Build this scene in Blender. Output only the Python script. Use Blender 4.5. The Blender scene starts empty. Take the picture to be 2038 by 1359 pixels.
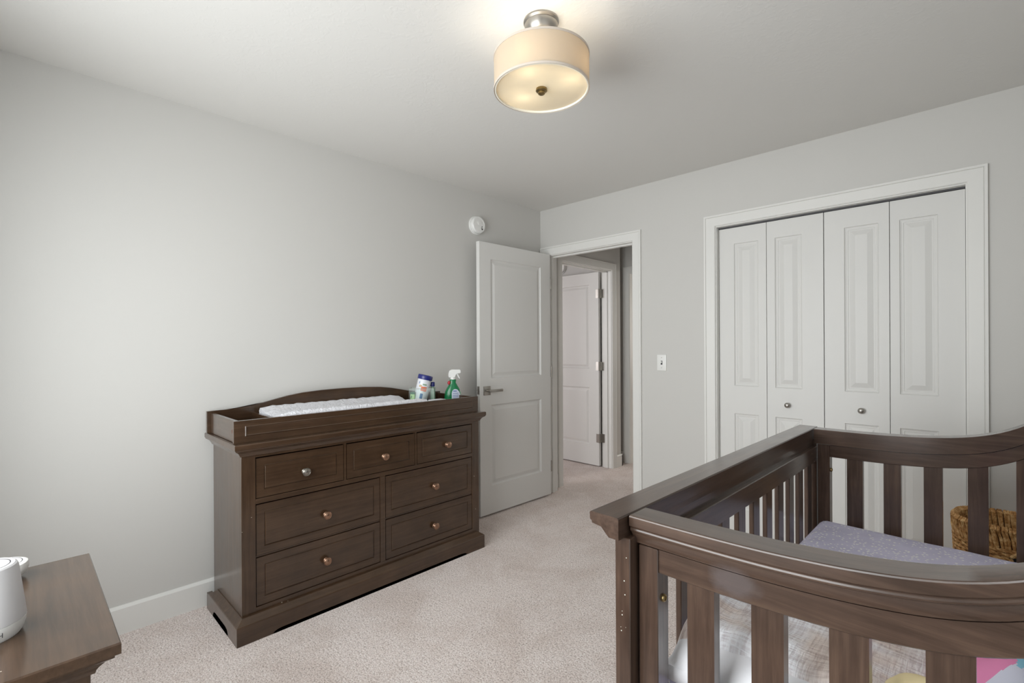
import bpy, bmesh, math, random
from math import sin, cos, pi, radians
from mathutils import Vector, Matrix, noise

random.seed(7)
S = bpy.context.scene
COL = S.collection

# ---------------------------------------------------------------- camera
CW, CH = 2038.0, 1359.0
YAW, PITCH, ROLL, FPX, PPY = 0.77168, -0.00047, -0.00502, 959.142, 9.273
CAMP = Vector((2.75284, -3.19194, 1.27208))
f = Vector((-sin(YAW) * cos(PITCH), cos(YAW) * cos(PITCH), sin(PITCH)))
r0 = Vector((cos(YAW), sin(YAW), 0))
u0 = r0.cross(f)
r = r0 * cos(ROLL) + u0 * sin(ROLL)
u = -r0 * sin(ROLL) + u0 * cos(ROLL)
cam_d = bpy.data.cameras.new('camera')
cam = bpy.data.objects.new('camera', cam_d)
COL.objects.link(cam)
cam.matrix_world = Matrix(((r.x, u.x, -f.x, CAMP.x), (r.y, u.y, -f.y, CAMP.y), (r.z, u.z, -f.z, CAMP.z), (0, 0, 0, 1)))
cam_d.sensor_fit = 'HORIZONTAL'
cam_d.sensor_width = 36.0
cam_d.lens = FPX / CW * 36.0
cam_d.shift_y = PPY / CW
cam_d.clip_start = 0.02
S.camera = cam

# ---------------------------------------------------------------- view, world, daylight
S.view_settings.view_transform = 'Standard'
S.view_settings.look = 'None'
S.view_settings.gamma = 1.0
S.view_settings.use_curve_mapping = False
S.view_settings.exposure = -0.15
S.cycles.max_bounces = 10
S.cycles.diffuse_bounces = 7
S.cycles.transparent_max_bounces = 16
S.cycles.sample_clamp_indirect = 6.0
W = bpy.data.worlds.new('sky')
S.world = W
W.use_nodes = True
W.node_tree.nodes['Background'].inputs[0].default_value = (0.80, 0.90, 1.0, 1)
W.node_tree.nodes['Background'].inputs[1].default_value = 0.5


def area(name, loc, rot, sx, sy, power, color):
    d = bpy.data.lights.new(name, 'AREA')
    d.shape = 'RECTANGLE'
    d.size, d.size_y, d.energy, d.color = sx, sy, power, color
    o = bpy.data.objects.new(name, d)
    o.location, o.rotation_euler = loc, rot
    COL.objects.link(o)
    return o


RX_ = 3.06
# daylight arriving at the window behind the camera, and at the window of the room across the hall
dw_ = area('daylight_window', (1.42, -3.715, 1.30), (radians(88), 0, 0), 1.84, 1.58, 76, (1.0, 0.965, 0.99))
dw_.data.spread = radians(152)
area('added_side_daylight', (RX_ + 0.095, -2.65, 1.10), (radians(84), 0, radians(90)), 1.50, 1.90, 7, (1.0, 0.965, 0.99))  # added lamp at an unseen side window, brightens left wall and crib
area('daylight_far_room', (-2.0, -1.87, 1.50), (radians(90), 0, 0), 1.5, 1.3, 40, (1.0, 0.965, 0.99))
area('daylight_hall_end', (0.60, 3.72, 1.5), (radians(-90), 0, 0), 0.78, 1.18, 25, (1.0, 0.95, 0.88))


# ---------------------------------------------------------------- materials
def mat(name, color, rough=0.5, metal=0.0, spec=0.5):
    m = bpy.data.materials.new(name)
    m.use_nodes = True
    b = m.node_tree.nodes['Principled BSDF']
    b.inputs['Base Color'].default_value = (*color, 1)
    b.inputs['Roughness'].default_value = rough
    b.inputs['Metallic'].default_value = metal
    b.inputs['Specular IOR Level'].default_value = spec
    return m


def nt(m):
    return m.node_tree.nodes, m.node_tree.links, m.node_tree.nodes['Principled BSDF']


def coords(m, scale=(1, 1, 1), kind='Object'):
    n, l, b = nt(m)
    tc = n.new('ShaderNodeTexCoord')
    mp = n.new('ShaderNodeMapping')
    mp.inputs['Scale'].default_value = scale
    l.new(tc.outputs[kind], mp.inputs['Vector'])
    return mp.outputs['Vector']


def noise_tex(m, vec, scale, detail=3, rough=0.55, dist=0.0):
    n, l, b = nt(m)
    t = n.new('ShaderNodeTexNoise')
    t.inputs['Scale'].default_value = scale
    t.inputs['Detail'].default_value = detail
    t.inputs['Roughness'].default_value = rough
    t.inputs['Distortion'].default_value = dist
    l.new(vec, t.inputs['Vector'])
    return t.outputs['Fac']


def ramp(m, fac, stops):
    n, l, b = nt(m)
    c = n.new('ShaderNodeValToRGB')
    while len(c.color_ramp.elements) < len(stops):
        c.color_ramp.elements.new(0.5)
    for e, (p, col) in zip(c.color_ramp.elements, stops):
        e.position = p
        e.color = (*col, 1)
    l.new(fac, c.inputs['Fac'])
    return c.outputs['Color']


def mix(m, fac, a, b_, blend='MIX'):
    n, l, b = nt(m)
    x = n.new('ShaderNodeMix')
    x.data_type = 'RGBA'
    x.blend_type = blend
    for sock, v in ((x.inputs['Factor'], fac), (x.inputs['A'], a), (x.inputs['B'], b_)):
        if hasattr(v, 'links'):
            l.new(v, sock)
        elif isinstance(v, (int, float)):
            sock.default_value = v
        else:
            sock.default_value = (*v, 1)
    return x.outputs['Result']


def bump(m, height, strength, dist=0.01):
    n, l, b = nt(m)
    x = n.new('ShaderNodeBump')
    x.inputs['Strength'].default_value = strength
    x.inputs['Distance'].default_value = dist
    l.new(height, x.inputs['Height'])
    l.new(x.outputs['Normal'], b.inputs['Normal'])


def math_node(m, op, a, b_=0.0):
    n, l, b = nt(m)
    x = n.new('ShaderNodeMath')
    x.operation = op
    for i, v in enumerate((a, b_)):
        if hasattr(v, 'links'):
            l.new(v, x.inputs[i])
        else:
            x.inputs[i].default_value = v
    return x.outputs[0]


def paint(name, color, rough=0.55, tex=220, strength=0.08):
    m = mat(name, color, rough, spec=0.35)
    v = coords(m)
    bump(m, noise_tex(m, v, tex, 2), strength, 0.002)
    return m


M = {}
M['wall'] = paint('wall_paint', (0.595, 0.585, 0.562), 0.6)
M['ceiling'] = mat('ceiling_paint', (0.70, 0.69, 0.665), 0.8, spec=0.2)
v = coords(M['ceiling'])
kn = ramp(M['ceiling'], noise_tex(M['ceiling'], v, 26, 5, 0.6, 1.2), [(0.52, (0, 0, 0)), (0.60, (1, 1, 1))])
bump(M['ceiling'], kn, 0.10, 0.003)
M['trim'] = paint('white_trim_paint', (0.74, 0.735, 0.71), 0.38, 90, 0.02)
M['door'] = paint('white_door_paint', (0.69, 0.685, 0.665), 0.42, 160, 0.05)
M['plastic'] = mat('white_plastic', (0.80, 0.80, 0.78), 0.35)
M['dark'] = mat('hole_shade', (0.02, 0.02, 0.02), 0.8)  # near-black colour for the shade inside the basket handle hole

# carpet
c = mat('beige_carpet', (0.5, 0.45, 0.4), 0.95, spec=0.1)
v = coords(c)
fib = noise_tex(c, v, 150, 3, 0.8)
tuft = noise_tex(c, v, 62, 3, 0.75)
mott = noise_tex(c, v, 4.0, 5, 0.65, 0.6)
col_f = ramp(c, fib, [(0.32, (0.25, 0.19, 0.16)), (0.43, (0.70, 0.60, 0.56)), (0.53, (0.92, 0.82, 0.78)), (0.66, (1.0, 0.97, 0.95))])
col_t = ramp(c, tuft, [(0.34, (0.58, 0.54, 0.52)), (0.47, (1.0, 1.0, 1.0))])
col_m = ramp(c, mott, [(0.36, (0.88, 0.85, 0.83)), (0.58, (1.0, 1.0, 1.0))])
cc = mix(c, 1.0, mix(c, 0.55, col_f, col_t, 'MULTIPLY'), col_m, 'MULTIPLY')
n_, l_, b_ = nt(c)
l_.new(cc, b_.inputs['Base Color'])
b_.inputs['Sheen Weight'].default_value = 0.15
bump(c, math_node(c, 'ADD', fib, tuft), 0.7, 0.010)
M['carpet'] = c


def wood(name, axis, base=((0.031, 0.0165, 0.0085), (0.058, 0.0325, 0.0175), (0.090, 0.053, 0.031)), rough=0.36, stain=None):
    m = mat(name, base[1], rough, spec=0.5)
    n, l, b = nt(m)
    sc = [30, 30, 30]
    sc[axis] = 1.6
    v = coords(m, tuple(sc))
    g = noise_tex(m, v, 2.2, 6, 0.66, 0.35)
    col = ramp(m, g, [(0.18, base[0]), (0.50, base[1]), (0.86, base[2])])
    v1 = coords(m)
    blot = noise_tex(m, v1, 7.0, 3, 0.6)
    col = mix(m, 0.55, col, ramp(m, blot, [(0.3, (0.62, 0.58, 0.55)), (0.7, (1.25, 1.18, 1.1))]), 'MULTIPLY')
    # sparse pale nicks in the varnish
    vo = n.new('ShaderNodeTexVoronoi')
    vo.inputs['Scale'].default_value = 24
    l.new(v1, vo.inputs['Vector'])
    near = math_node(m, 'LESS_THAN', vo.outputs['Distance'], 0.055)
    sep = n.new('ShaderNodeSeparateColor')
    l.new(vo.outputs['Color'], sep.inputs[0])
    pick = math_node(m, 'GREATER_THAN', sep.outputs[0], 0.93)
    nick = math_node(m, 'MULTIPLY', near, pick)
    col = mix(m, nick, col, (0.55, 0.48, 0.40))
    if stain:
        # one dull rubbed patch with its own outline, at a place on the rail (object space)
        tc = n.new('ShaderNodeTexCoord')
        mp = n.new('ShaderNodeMapping')
        mp.vector_type = 'POINT'
        sx, sy, sz, rx, ry, rz = stain
        mp.inputs['Location'].default_value = (-sx / rx, -sy / ry, -sz / rz)
        mp.inputs['Scale'].default_value = (1 / rx, 1 / ry, 1 / rz)
        l.new(tc.outputs['Object'], mp.inputs['Vector'])
        ln = n.new('ShaderNodeVectorMath')
        ln.operation = 'LENGTH'
        l.new(mp.outputs[0], ln.inputs[0])
        d = math_node(m, 'ADD', ln.outputs['Value'], math_node(m, 'MULTIPLY', noise_tex(m, v1, 45, 3), 0.7))
        k = ramp(m, d, [(0.9 / 2, (1, 1, 1)), (1.5 / 2, (0, 0, 0))])
        dd = n.new('ShaderNodeMath')
        dd.operation = 'MULTIPLY'
        dd.inputs[1].default_value = 0.5
        l.new(d, dd.inputs[0])
        l.new(dd.outputs[0], k.node.inputs['Fac'])
        kk = math_node(m, 'MULTIPLY', k, 0.55)
        col = mix(m, kk, col, (0.125, 0.105, 0.105))
    l.new(col, b.inputs['Base Color'])
    l.new(math_node(m, 'ADD', math_node(m, 'MULTIPLY', blot, 0.16), rough - 0.08), b.inputs['Roughness'])
    b.inputs['Coat Weight'].default_value = 0.9
    b.inputs['Coat Roughness'].default_value = 0.17
    b.inputs['Coat IOR'].default_value = 1.5
    b.inputs['Specular IOR Level'].default_value = 0.15
    bump(m, g, 0.05, 0.002)
    return m


M['wood_x'] = wood('espresso_wood_grain_x', 0)
M['wood_y'] = wood('espresso_wood_grain_y', 1)
M['wood_z'] = wood('espresso_wood_grain_z', 2)
CB = ((0.028, 0.0155, 0.010), (0.068, 0.041, 0.029), (0.125, 0.080, 0.057))
M['crib_x'] = wood('crib_wood_grain_x', 0, CB, 0.33, stain=(0.265, 0.05, 0.862, 0.042, 0.06, 0.028))
M['crib_y'] = wood('crib_wood_grain_y', 1, CB, 0.33)
M['crib_z'] = wood('crib_wood_grain_z', 2, CB, 0.36)
M['bronze'] = mat('antique_copper', (0.36, 0.22, 0.15), 0.32, 1.0)
M['pewter'] = mat('tarnished_pewter', (0.30, 0.28, 0.25), 0.32, 1.0)
M['nickel'] = mat('satin_nickel', (0.40, 0.38, 0.35), 0.36, 1.0)
M['brass'] = mat('aged_brass', (0.30, 0.22, 0.10), 0.32, 1.0)
M['chip'] = mat('worn_reddish_spot', (0.10, 0.035, 0.022), 0.6)
M['grey'] = mat('dark_grey_mark', (0.06, 0.06, 0.065), 0.5)
M['blue'] = mat('navy_blue_plastic', (0.016, 0.022, 0.16), 0.3)
M['green'] = mat('green_plastic', (0.006, 0.18, 0.062), 0.22)
M['red'] = mat('red_plastic', (0.45, 0.02, 0.03), 0.4)
M['label'] = mat('pale_label', (0.62, 0.66, 0.78), 0.45)
M['label_ink'] = mat('blue_grey_label_ink', (0.18, 0.24, 0.42), 0.5)
M['jar'] = mat('white_jar', (0.72, 0.73, 0.77), 0.38)
M['matte_white'] = mat('matte_white_plastic', (0.66, 0.65, 0.66), 0.5)
M['orange'] = mat('coral_label_print', (0.70, 0.17, 0.08), 0.5)
M['tan_ink'] = mat('tan_label_print', (0.55, 0.40, 0.24), 0.5)
M['teal'] = mat('blue_label_print', (0.06, 0.17, 0.36), 0.5)
M['lime'] = mat('pale_lime_card', (0.48, 0.68, 0.34), 0.5)
M['dkgreen'] = mat('dark_green_card', (0.012, 0.12, 0.06), 0.5)
M['sage'] = mat('sage_plastic', (0.26, 0.37, 0.27), 0.45)
M['cream'] = mat('cream_plastic', (0.72, 0.72, 0.64), 0.5)

m = bpy.data.materials.new('clear_acrylic')
m.use_nodes = True
n_, l_ = m.node_tree.nodes, m.node_tree.links
n_.remove(n_['Principled BSDF'])
tr = n_.new('ShaderNodeBsdfTransparent')
tr.inputs[0].default_value = (0.93, 0.96, 0.95, 1)
gl = n_.new('ShaderNodeBsdfGlossy')
gl.inputs['Roughness'].default_value = 0.30
mx = n_.new('ShaderNodeMixShader')
mx.inputs[0].default_value = 0.03
l_.new(tr.outputs[0], mx.inputs[1])
l_.new(gl.outputs[0], mx.inputs[2])
l_.new(mx.outputs[0], n_['Material Output'].inputs[0])
M['clear'] = m
M['palerim'] = mat('pale_tub_rim', (0.40, 0.44, 0.40), 0.9, spec=0.05)



def translucent(name, diff, trans, fac, rough=0.6):
    m = bpy.data.materials.new(name)
    m.use_nodes = True
    n, l = m.node_tree.nodes, m.node_tree.links
    b = n['Principled BSDF']
    b.inputs['Base Color'].default_value = (*diff, 1)
    b.inputs['Roughness'].default_value = rough
    t = n.new('ShaderNodeBsdfTranslucent')
    t.inputs[0].default_value = (*trans, 1)
    x = n.new('ShaderNodeMixShader')
    x.inputs[0].default_value = fac
    l.new(b.outputs[0], x.inputs[1])
    l.new(t.outputs[0], x.inputs[2])
    l.new(x.outputs[0], n['Material Output'].inputs[0])
    return m


M['shade'] = translucent('ivory_lampshade_fabric', (0.66, 0.58, 0.47), (0.74, 0.63, 0.48), 0.33, 0.9)
M['diffuser'] = translucent('frosted_diffuser', (0.70, 0.66, 0.56), (0.95, 0.88, 0.74), 0.44, 0.35)
M['hem'] = mat('lampshade_hem', (0.60, 0.53, 0.46), 0.8)
M['rimwhite'] = mat('cream_rim', (0.85, 0.82, 0.72), 0.6)

# sheet with small white dashes
m = mat('lavender_grey_sheet', (0.42, 0.40, 0.52), 0.9, spec=0.1)
n_, l_, b_ = nt(m)
v = coords(m)
vo = n_.new('ShaderNodeTexVoronoi')
vo.inputs['Scale'].default_value = 85
l_.new(v, vo.inputs['Vector'])
sep = n_.new('ShaderNodeSeparateColor')
l_.new(vo.outputs['Color'], sep.inputs[0])
dot = math_node(m, 'MULTIPLY', math_node(m, 'LESS_THAN', vo.outputs['Distance'], 0.30), math_node(m, 'GREATER_THAN', sep.outputs[0], 0.28))
base = ramp(m, noise_tex(m, v, 9, 3), [(0.35, (0.63, 0.61, 0.78)), (0.65, (0.72, 0.70, 0.87))])
l_.new(mix(m, dot, base, (1.0, 1.0, 1.0)), b_.inputs['Base Color'])
bump(m, noise_tex(m, v, 14, 3), 0.25, 0.01)
M['sheet'] = m

# crinkled muslin
m = mat('tan_white_muslin', (0.75, 0.72, 0.72), 0.95, spec=0.1)
n_, l_, b_ = nt(m)
va = coords(m, (1, 1, 1))
vx = coords(m, (150, 14, 14))
vy = coords(m, (12, 190, 12))
cr1 = noise_tex(m, vx, 1.0, 2, 0.6, 0.6)
cr2 = noise_tex(m, vy, 1.0, 2, 0.6, 0.8)
cr = math_node(m, 'ADD', cr1, cr2)
big = noise_tex(m, va, 7.5, 3, 0.5, 0.5)
dye = ramp(m, big, [(0.42, (0.96, 0.96, 1.0)), (0.60, (0.80, 0.70, 0.65))])
fine = ramp(m, math_node(m, 'MULTIPLY', cr, 0.5), [(0.38, (0.66, 0.60, 0.60)), (0.53, (1.0, 1.0, 1.0))])
l_.new(mix(m, 0.8, dye, fine, 'MULTIPLY'), b_.inputs['Base Color'])
bump(m, cr, 0.5, 0.010)
M['muslin'] = m

m = mat('white_cotton', (0.93, 0.93, 0.97), 0.9, spec=0.1)
bump(m, noise_tex(m, coords(m), 22, 4), 0.35, 0.01)
M['cotton'] = m
m = mat('quilted_white_cover', (0.80, 0.80, 0.84), 0.85, spec=0.15)
q = noise_tex(m, coords(m, (34, 62, 30)), 1.0, 4, 0.6, 1.5)
bump(m, q, 0.9, 0.014)
M['quilt'] = m
M['yellow'] = mat('pale_yellow_plush', (0.95, 0.80, 0.48), 0.9, spec=0.1)
M['pink'] = mat('pink_plush', (0.95, 0.33, 0.60), 0.9, spec=0.1)
M['lilac'] = mat('lavender_plush', (0.80, 0.82, 0.98), 0.9, spec=0.1)
M['sky'] = mat('sky_blue_plush', (0.33, 0.70, 0.90), 0.9, spec=0.1)

# seagrass
m = mat('seagrass', (0.42, 0.24, 0.10), 0.6, spec=0.3)
n_, l_, b_ = nt(m)
l_.new(ramp(m, noise_tex(m, coords(m), 46, 4, 0.7), [(0.28, (0.16, 0.065, 0.02)), (0.48, (0.50, 0.26, 0.09)), (0.68, (0.85, 0.60, 0.30))]), b_.inputs['Base Color'])
M['seagrass'] = m
M['gap_shade'] = mat('seagrass_gap_shade', (0.13, 0.065, 0.026), 0.8)  # dark tone painting the shaded gaps of the weave


# ---------------------------------------------------------------- object helpers
def tag(o, label=None, cat=None, group=None, kind=None):
    if label: o['label'] = label
    if cat: o['category'] = cat
    if group: o['group'] = group
    if kind: o['kind'] = kind
    return o


def thing(name, label=None, cat=None, loc=(0, 0, 0), rotz=0.0, group=None, kind=None):
    o = bpy.data.objects.new(name, None)
    o.empty_display_size = 0.1
    o.location = loc
    o.rotation_euler = (0, 0, rotz)
    COL.objects.link(o)
    o['_o'] = list(loc)
    return tag(o, label, cat, group, kind)


def obj(name, bm, m, parent=None, local=False, smooth=False, label=None, mats=None, angle=0.6):
    """one mesh object; world coordinates unless local, in which case the parent's own frame"""
    if parent is not None and not local:
        o0 = parent.get('_o')
        if o0 is not None:
            bmesh.ops.translate(bm, verts=bm.verts, vec=[-x for x in o0])
    bmesh.ops.recalc_face_normals(bm, faces=bm.faces)
    me = bpy.data.meshes.new(name)
    bm.to_mesh(me)
    bm.free()
    for x in (mats or [m]):
        me.materials.append(x)
    if smooth:
        me.polygons.foreach_set('use_smooth', [True] * len(me.polygons))
        try:
            me.set_sharp_from_angle(angle=angle)
        except Exception:
            pass
    o = bpy.data.objects.new(name, me)
    COL.objects.link(o)
    if parent is not None:
        o.parent = parent
        if parent.get('_o') is not None:
            o['_o'] = list(parent['_o'])
    if label: o['label'] = label
    return o


def BM():
    return bmesh.new()


def box(bm, x0, x1, y0, y1, z0, z1, bev=0.0, seg=2):
    vs = [bm.verts.new(p) for p in ((x0, y0, z0), (x1, y0, z0), (x1, y1, z0), (x0, y1, z0), (x0, y0, z1), (x1, y0, z1), (x1, y1, z1), (x0, y1, z1))]
    fs = [bm.faces.new([vs[i] for i in q]) for q in ((3, 2, 1, 0), (4, 5, 6, 7), (0, 1, 5, 4), (1, 2, 6, 5), (2, 3, 7, 6), (3, 0, 4, 7))]
    if bev > 0:
        es = set(e for fc in fs for e in fc.edges)
        bmesh.ops.bevel(bm, geom=list(es), offset=bev, segments=seg, profile=0.5, affect='EDGES')
    return vs


def bxo(name, d, m, parent=None, local=False, bev=0.0, label=None):
    bm = BM()
    box(bm, *d, bev=bev)
    return obj(name, bm, m, parent, local, smooth=bev > 0, label=label)


def lathe(bm, prof, center=(0, 0, 0), axis='z', seg=32, mat_i=0):
    """prof: (radius, along) pairs"""
    rings = []
    closed = prof[0] == prof[-1]
    for rr, h in (prof[:-1] if closed else prof):
        ring = []
        for i in range(seg):
            a = 2 * pi * i / seg
            p = {'z': (rr * cos(a), rr * sin(a), h), 'x': (h, rr * cos(a), rr * sin(a)), 'y': (rr * cos(a), h, rr * sin(a))}[axis]
            ring.append(bm.verts.new([p[k] + center[k] for k in range(3)]))
        rings.append(ring)
    for a, b in zip(rings, rings[1:] + (rings[:1] if closed else [])):
        for i in range(seg):
            fc = bm.faces.new((a[i], a[(i + 1) % seg], b[(i + 1) % seg], b[i]))
            fc.material_index = mat_i
    if closed:
        return
    for ring in (rings[0], rings[-1]):
        if (ring[0].co - ring[seg // 2].co).length > 1e-5:
            fc = bm.faces.new(ring)
            fc.material_index = mat_i
    bmesh.ops.remove_doubles(bm, verts=[v for rg in (rings[0], rings[-1]) for v in rg], dist=1e-6)


def loft_rects(bm, x0, x1, y0, y1, prof, cap=True):
    """prof: (outward offset, z): a mitred moulding all round a rectangle"""
    loops = []
    for o, z in prof:
        loops.append([bm.verts.new(p) for p in ((x0 - o, y0 - o, z), (x1 + o, y0 - o, z), (x1 + o, y1 + o, z), (x0 - o, y1 + o, z))])
    for a, b in zip(loops, loops[1:]):
        for i in range(4):
            bm.faces.new((a[i], a[(i + 1) % 4], b[(i + 1) % 4], b[i]))
    if cap:
        bm.faces.new(loops[0][::-1])
        bm.faces.new(loops[-1])


def prism(bm, pts, to3d, d0, d1):
    """extrude a 2-D outline between depths d0 and d1"""
    a = [bm.verts.new(to3d(p, q, d0)) for p, q in pts]
    b = [bm.verts.new(to3d(p, q, d1)) for p, q in pts]
    n = len(pts)
    for i in range(n):
        bm.faces.new((a[i], a[(i + 1) % n], b[(i + 1) % n], b[i]))
    fa = bm.faces.new(a)
    fb = bm.faces.new(b[::-1])
    bmesh.ops.triangulate(bm, faces=[fa, fb])


def tube(bm, pts, rad, seg=8, closed=False, mat_i=0):
    pts = [Vector(p) for p in pts]
    n = len(pts)
    rads = rad if isinstance(rad, (list, tuple)) else [rad] * n
    rings = []
    up = Vector((0, 0, 1))
    for i, p in enumerate(pts):
        a = pts[(i - 1) % n] if (closed or i > 0) else p
        b = pts[(i + 1) % n] if (closed or i < n - 1) else p
        t = (b - a).normalized()
        s = t.cross(up)
        if s.length < 1e-3:
            s = t.cross(Vector((1, 0, 0)))
        s.normalize()
        w = s.cross(t)
        rings.append([bm.verts.new(p + (s * cos(2 * pi * k / seg) + w * sin(2 * pi * k / seg)) * rads[i]) for k in range(seg)])
    pairs = list(zip(rings, rings[1:])) + ([(rings[-1], rings[0])] if closed else [])
    for a, b in pairs:
        for k in range(seg):
            fc = bm.faces.new((a[k], a[(k + 1) % seg], b[(k + 1) % seg], b[k]))
            fc.material_index = mat_i
    if not closed:
        for rg in (rings[0][::-1], rings[-1]):
            fc = bm.faces.new(rg)
            fc.material_index = mat_i


def panel_slab(bm, w, h, t, panels, rings, to3d, both=True):
    """a door leaf: front face with recessed/raised panel rings, depth axis d (0 = front, t = back)"""
    def face(sign, d0):
        us = sorted({0, w} | {p[0] for p in panels} | {p[2] for p in panels})
        vs_ = sorted({0, h} | {p[1] for p in panels} | {p[3] for p in panels})
        for i in range(len(us) - 1):
            for j in range(len(vs_) - 1):
                cu, cv = (us[i] + us[i + 1]) / 2, (vs_[j] + vs_[j + 1]) / 2
                if any(p[0] < cu < p[2] and p[1] < cv < p[3] for p in panels):
                    continue
                bm.faces.new([bm.verts.new(to3d(a, b, d0)) for a, b in ((us[i], vs_[j]), (us[i + 1], vs_[j]), (us[i + 1], vs_[j + 1]), (us[i], vs_[j + 1]))])
        for a0, b0, a1, b1 in panels:
            prev = None
            for ins, dep in rings:
                lp = [bm.verts.new(to3d(a, b, d0 + sign * dep)) for a, b in ((a0 + ins, b0 + ins), (a1 - ins, b0 + ins), (a1 - ins, b1 - ins), (a0 + ins, b1 - ins))]
                if prev:
                    for k in range(4):
                        bm.faces.new((prev[k], prev[(k + 1) % 4], lp[(k + 1) % 4], lp[k]))
                prev = lp
            bm.faces.new(prev)
    face(1, 0)
    if both:
        face(-1, t)
    else:
        bm.faces.new([bm.verts.new(to3d(a, b, t)) for a, b in ((0, 0), (w, 0), (w, h), (0, h))])
    ed = [(0, 0), (w, 0), (w, h), (0, h)]
    for k in range(4):
        (a, b), (a2, b2) = ed[k], ed[(k + 1) % 4]
        bm.faces.new([bm.verts.new(to3d(*p)) for p in ((a, b, 0), (a2, b2, 0), (a2, b2, t), (a, b, t))])
    bmesh.ops.remove_doubles(bm, verts=bm.verts, dist=1e-5)


def casing(bm, a0, a1, ztop, prof, to3d, legs=(True, True)):
    """mitred door casing: prof (distance outward from the opening edge, thickness out of the wall)"""
    n = len(prof)
    secs = []
    if legs[0]:
        secs.append([(a0 - d, 0.0, t) for d, t in prof])
        secs.append([(a0 - d, ztop + d, t) for d, t in prof])
    else:
        secs.append([(a0, ztop + d, t) for d, t in prof])
    if legs[1]:
        secs.append([(a1 + d, ztop + d, t) for d, t in prof])
        secs.append([(a1 + d, 0.0, t) for d, t in prof])
    else:
        secs.append([(a1, ztop + d, t) for d, t in prof])
    vv = [[bm.verts.new(to3d(*p)) for p in s] for s in secs]
    for s0, s1 in zip(vv, vv[1:]):
        for k in range(n):
            bm.faces.new((s0[k], s0[(k + 1) % n], s1[(k + 1) % n], s1[k]))
    bm.faces.new(vv[0])
    bm.faces.new(vv[-1][::-1])


def text_mesh(txt, size, depth, to3d, font_rot=0.0):
    cu = bpy.data.curves.new('t', 'FONT')
    cu.body = txt
    cu.size = size
    cu.align_x = 'CENTER'
    cu.align_y = 'CENTER'
    o = bpy.data.objects.new('t', cu)
    me = o.to_mesh()
    bm = BM()
    bm.from_mesh(me)
    o.to_mesh_clear()
    bpy.data.objects.remove(o)
    bpy.data.curves.remove(cu)
    for vv in bm.verts:
        x, y = vv.co.x, vv.co.y
        x, y = x * cos(font_rot) - y * sin(font_rot), x * sin(font_rot) + y * cos(font_rot)
        vv.co = Vector(to3d(x, y, depth))
    return bm


# ---------------------------------------------------------------- the room shell
HC = 2.4436
RX, RY = 3.06, -3.62          # right wall, wall behind the camera
T = 0.115
DOX0, DOX1, DOZ = 0.085, 0.898, 2.040        # bedroom door opening
CLX0, CLX1, CLZ = 1.510, 2.705, 2.040        # closet opening


def struct(name, bm, m, parent=None):
    o = obj(name, bm, m, parent)
    o['kind'] = 'structure'
    return o


bm = BM(); box(bm, -3.3, RX + 0.1, RY - 0.1, 5.0, -0.06, 0.0)
struct('floor', bm, M['carpet'])
bm = BM(); box(bm, -3.3, RX + 0.1, RY - 0.1, 5.0, HC, HC + 0.06)
struct('ceiling', bm, M['ceiling'])
bm = BM(); box(bm, -T, 0, RY - T, 0.0, 0, HC)
struct('wall_left', bm, M['wall'])
VY0, VY1 = -3.42, -1.88       # added side window, out of view, sized for the light it throws
bm = BM()
box(bm, RX, RX + T, RY - T, VY0, 0, HC); box(bm, RX, RX + T, VY1, 0.75, 0, HC)
box(bm, RX, RX + T, VY0, VY1, 0, .10); box(bm, RX, RX + T, VY0, VY1, 2.12, HC)
struct('wall_right', bm, M['wall'])
wn2 = thing('added_window_2', loc=(RX, -2.65, .10), kind='structure')
bm = BM()
for a, b, c0, c1 in ((VY0, VY0 + .05, .10, 2.12), (VY1 - .05, VY1, .10, 2.12), (VY0 + .05, VY1 - .05, .10, .15), (VY0 + .05, VY1 - .05, 2.07, 2.12), (VY0 + .05, VY1 - .05, 1.465, 1.505)):
    box(bm, RX + .02, RX + .08, a, b, c0, c1)
obj('window_frame', bm, M['trim'], wn2)
obj('window_pane', (lambda b: (box(b, RX + .048, RX + .054, VY0 + .05, VY1 - .05, .15, 2.07), b)[1])(BM()), M['clear'], wn2)
bm = BM()
box(bm, 0.0, DOX0 - 0.018, 0, T, 0, HC)
box(bm, DOX0 - 0.018, DOX1 + 0.018, 0, T, DOZ + 0.018, HC)
box(bm, DOX1 + 0.018, CLX0 - 0.018, 0, T, 0, HC)
box(bm, CLX0 - 0.018, CLX1 + 0.018, 0, T, CLZ + 0.018, HC)
box(bm, CLX1 + 0.018, RX, 0, T, 0, HC)
struct('wall_back', bm, M['wall'])
# wall behind the camera, with the window
WX0, WX1, WZ0, WZ1 = 0.46, 2.38, 0.50, 2.12
bm = BM()
box(bm, 0, WX0, RY - T, RY, 0, HC)
box(bm, WX1, RX, RY - T, RY, 0, HC)
box(bm, WX0, WX1, RY - T, RY, 0, WZ0)
box(bm, WX0, WX1, RY - T, RY, WZ1, HC)
struct('wall_front', bm, M['wall'])
wn = thing('window_1', loc=(1.42, RY, WZ0), kind='structure')
bm = BM()
for d in ((WX0, WX0 + .05, WZ0, WZ1), (WX1 - .05, WX1, WZ0, WZ1), (WX0 + .05, WX1 - .05, WZ0, WZ0 + .05), (WX0 + .05, WX1 - .05, WZ1 - .05, WZ1), (1.395, 1.445, WZ0 + .05, WZ1 - .05)):
    box(bm, d[0], d[1], RY - .08, RY - .02, d[2], d[3])
obj('window_frame', bm, M['trim'], wn)
obj('window_pane', (lambda b: (box(b, WX0 + .05, WX1 - .05, RY - .055, RY - .049, WZ0 + .05, WZ1 - .05), b)[1])(BM()), M['clear'], wn)
bm = BM(); box(bm, WX0 - .03, WX1 + .03, RY - .02, RY + .05, WZ0 - .03, WZ0, 0.004)
obj('window_sill', bm, M['trim'], wn)

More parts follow.
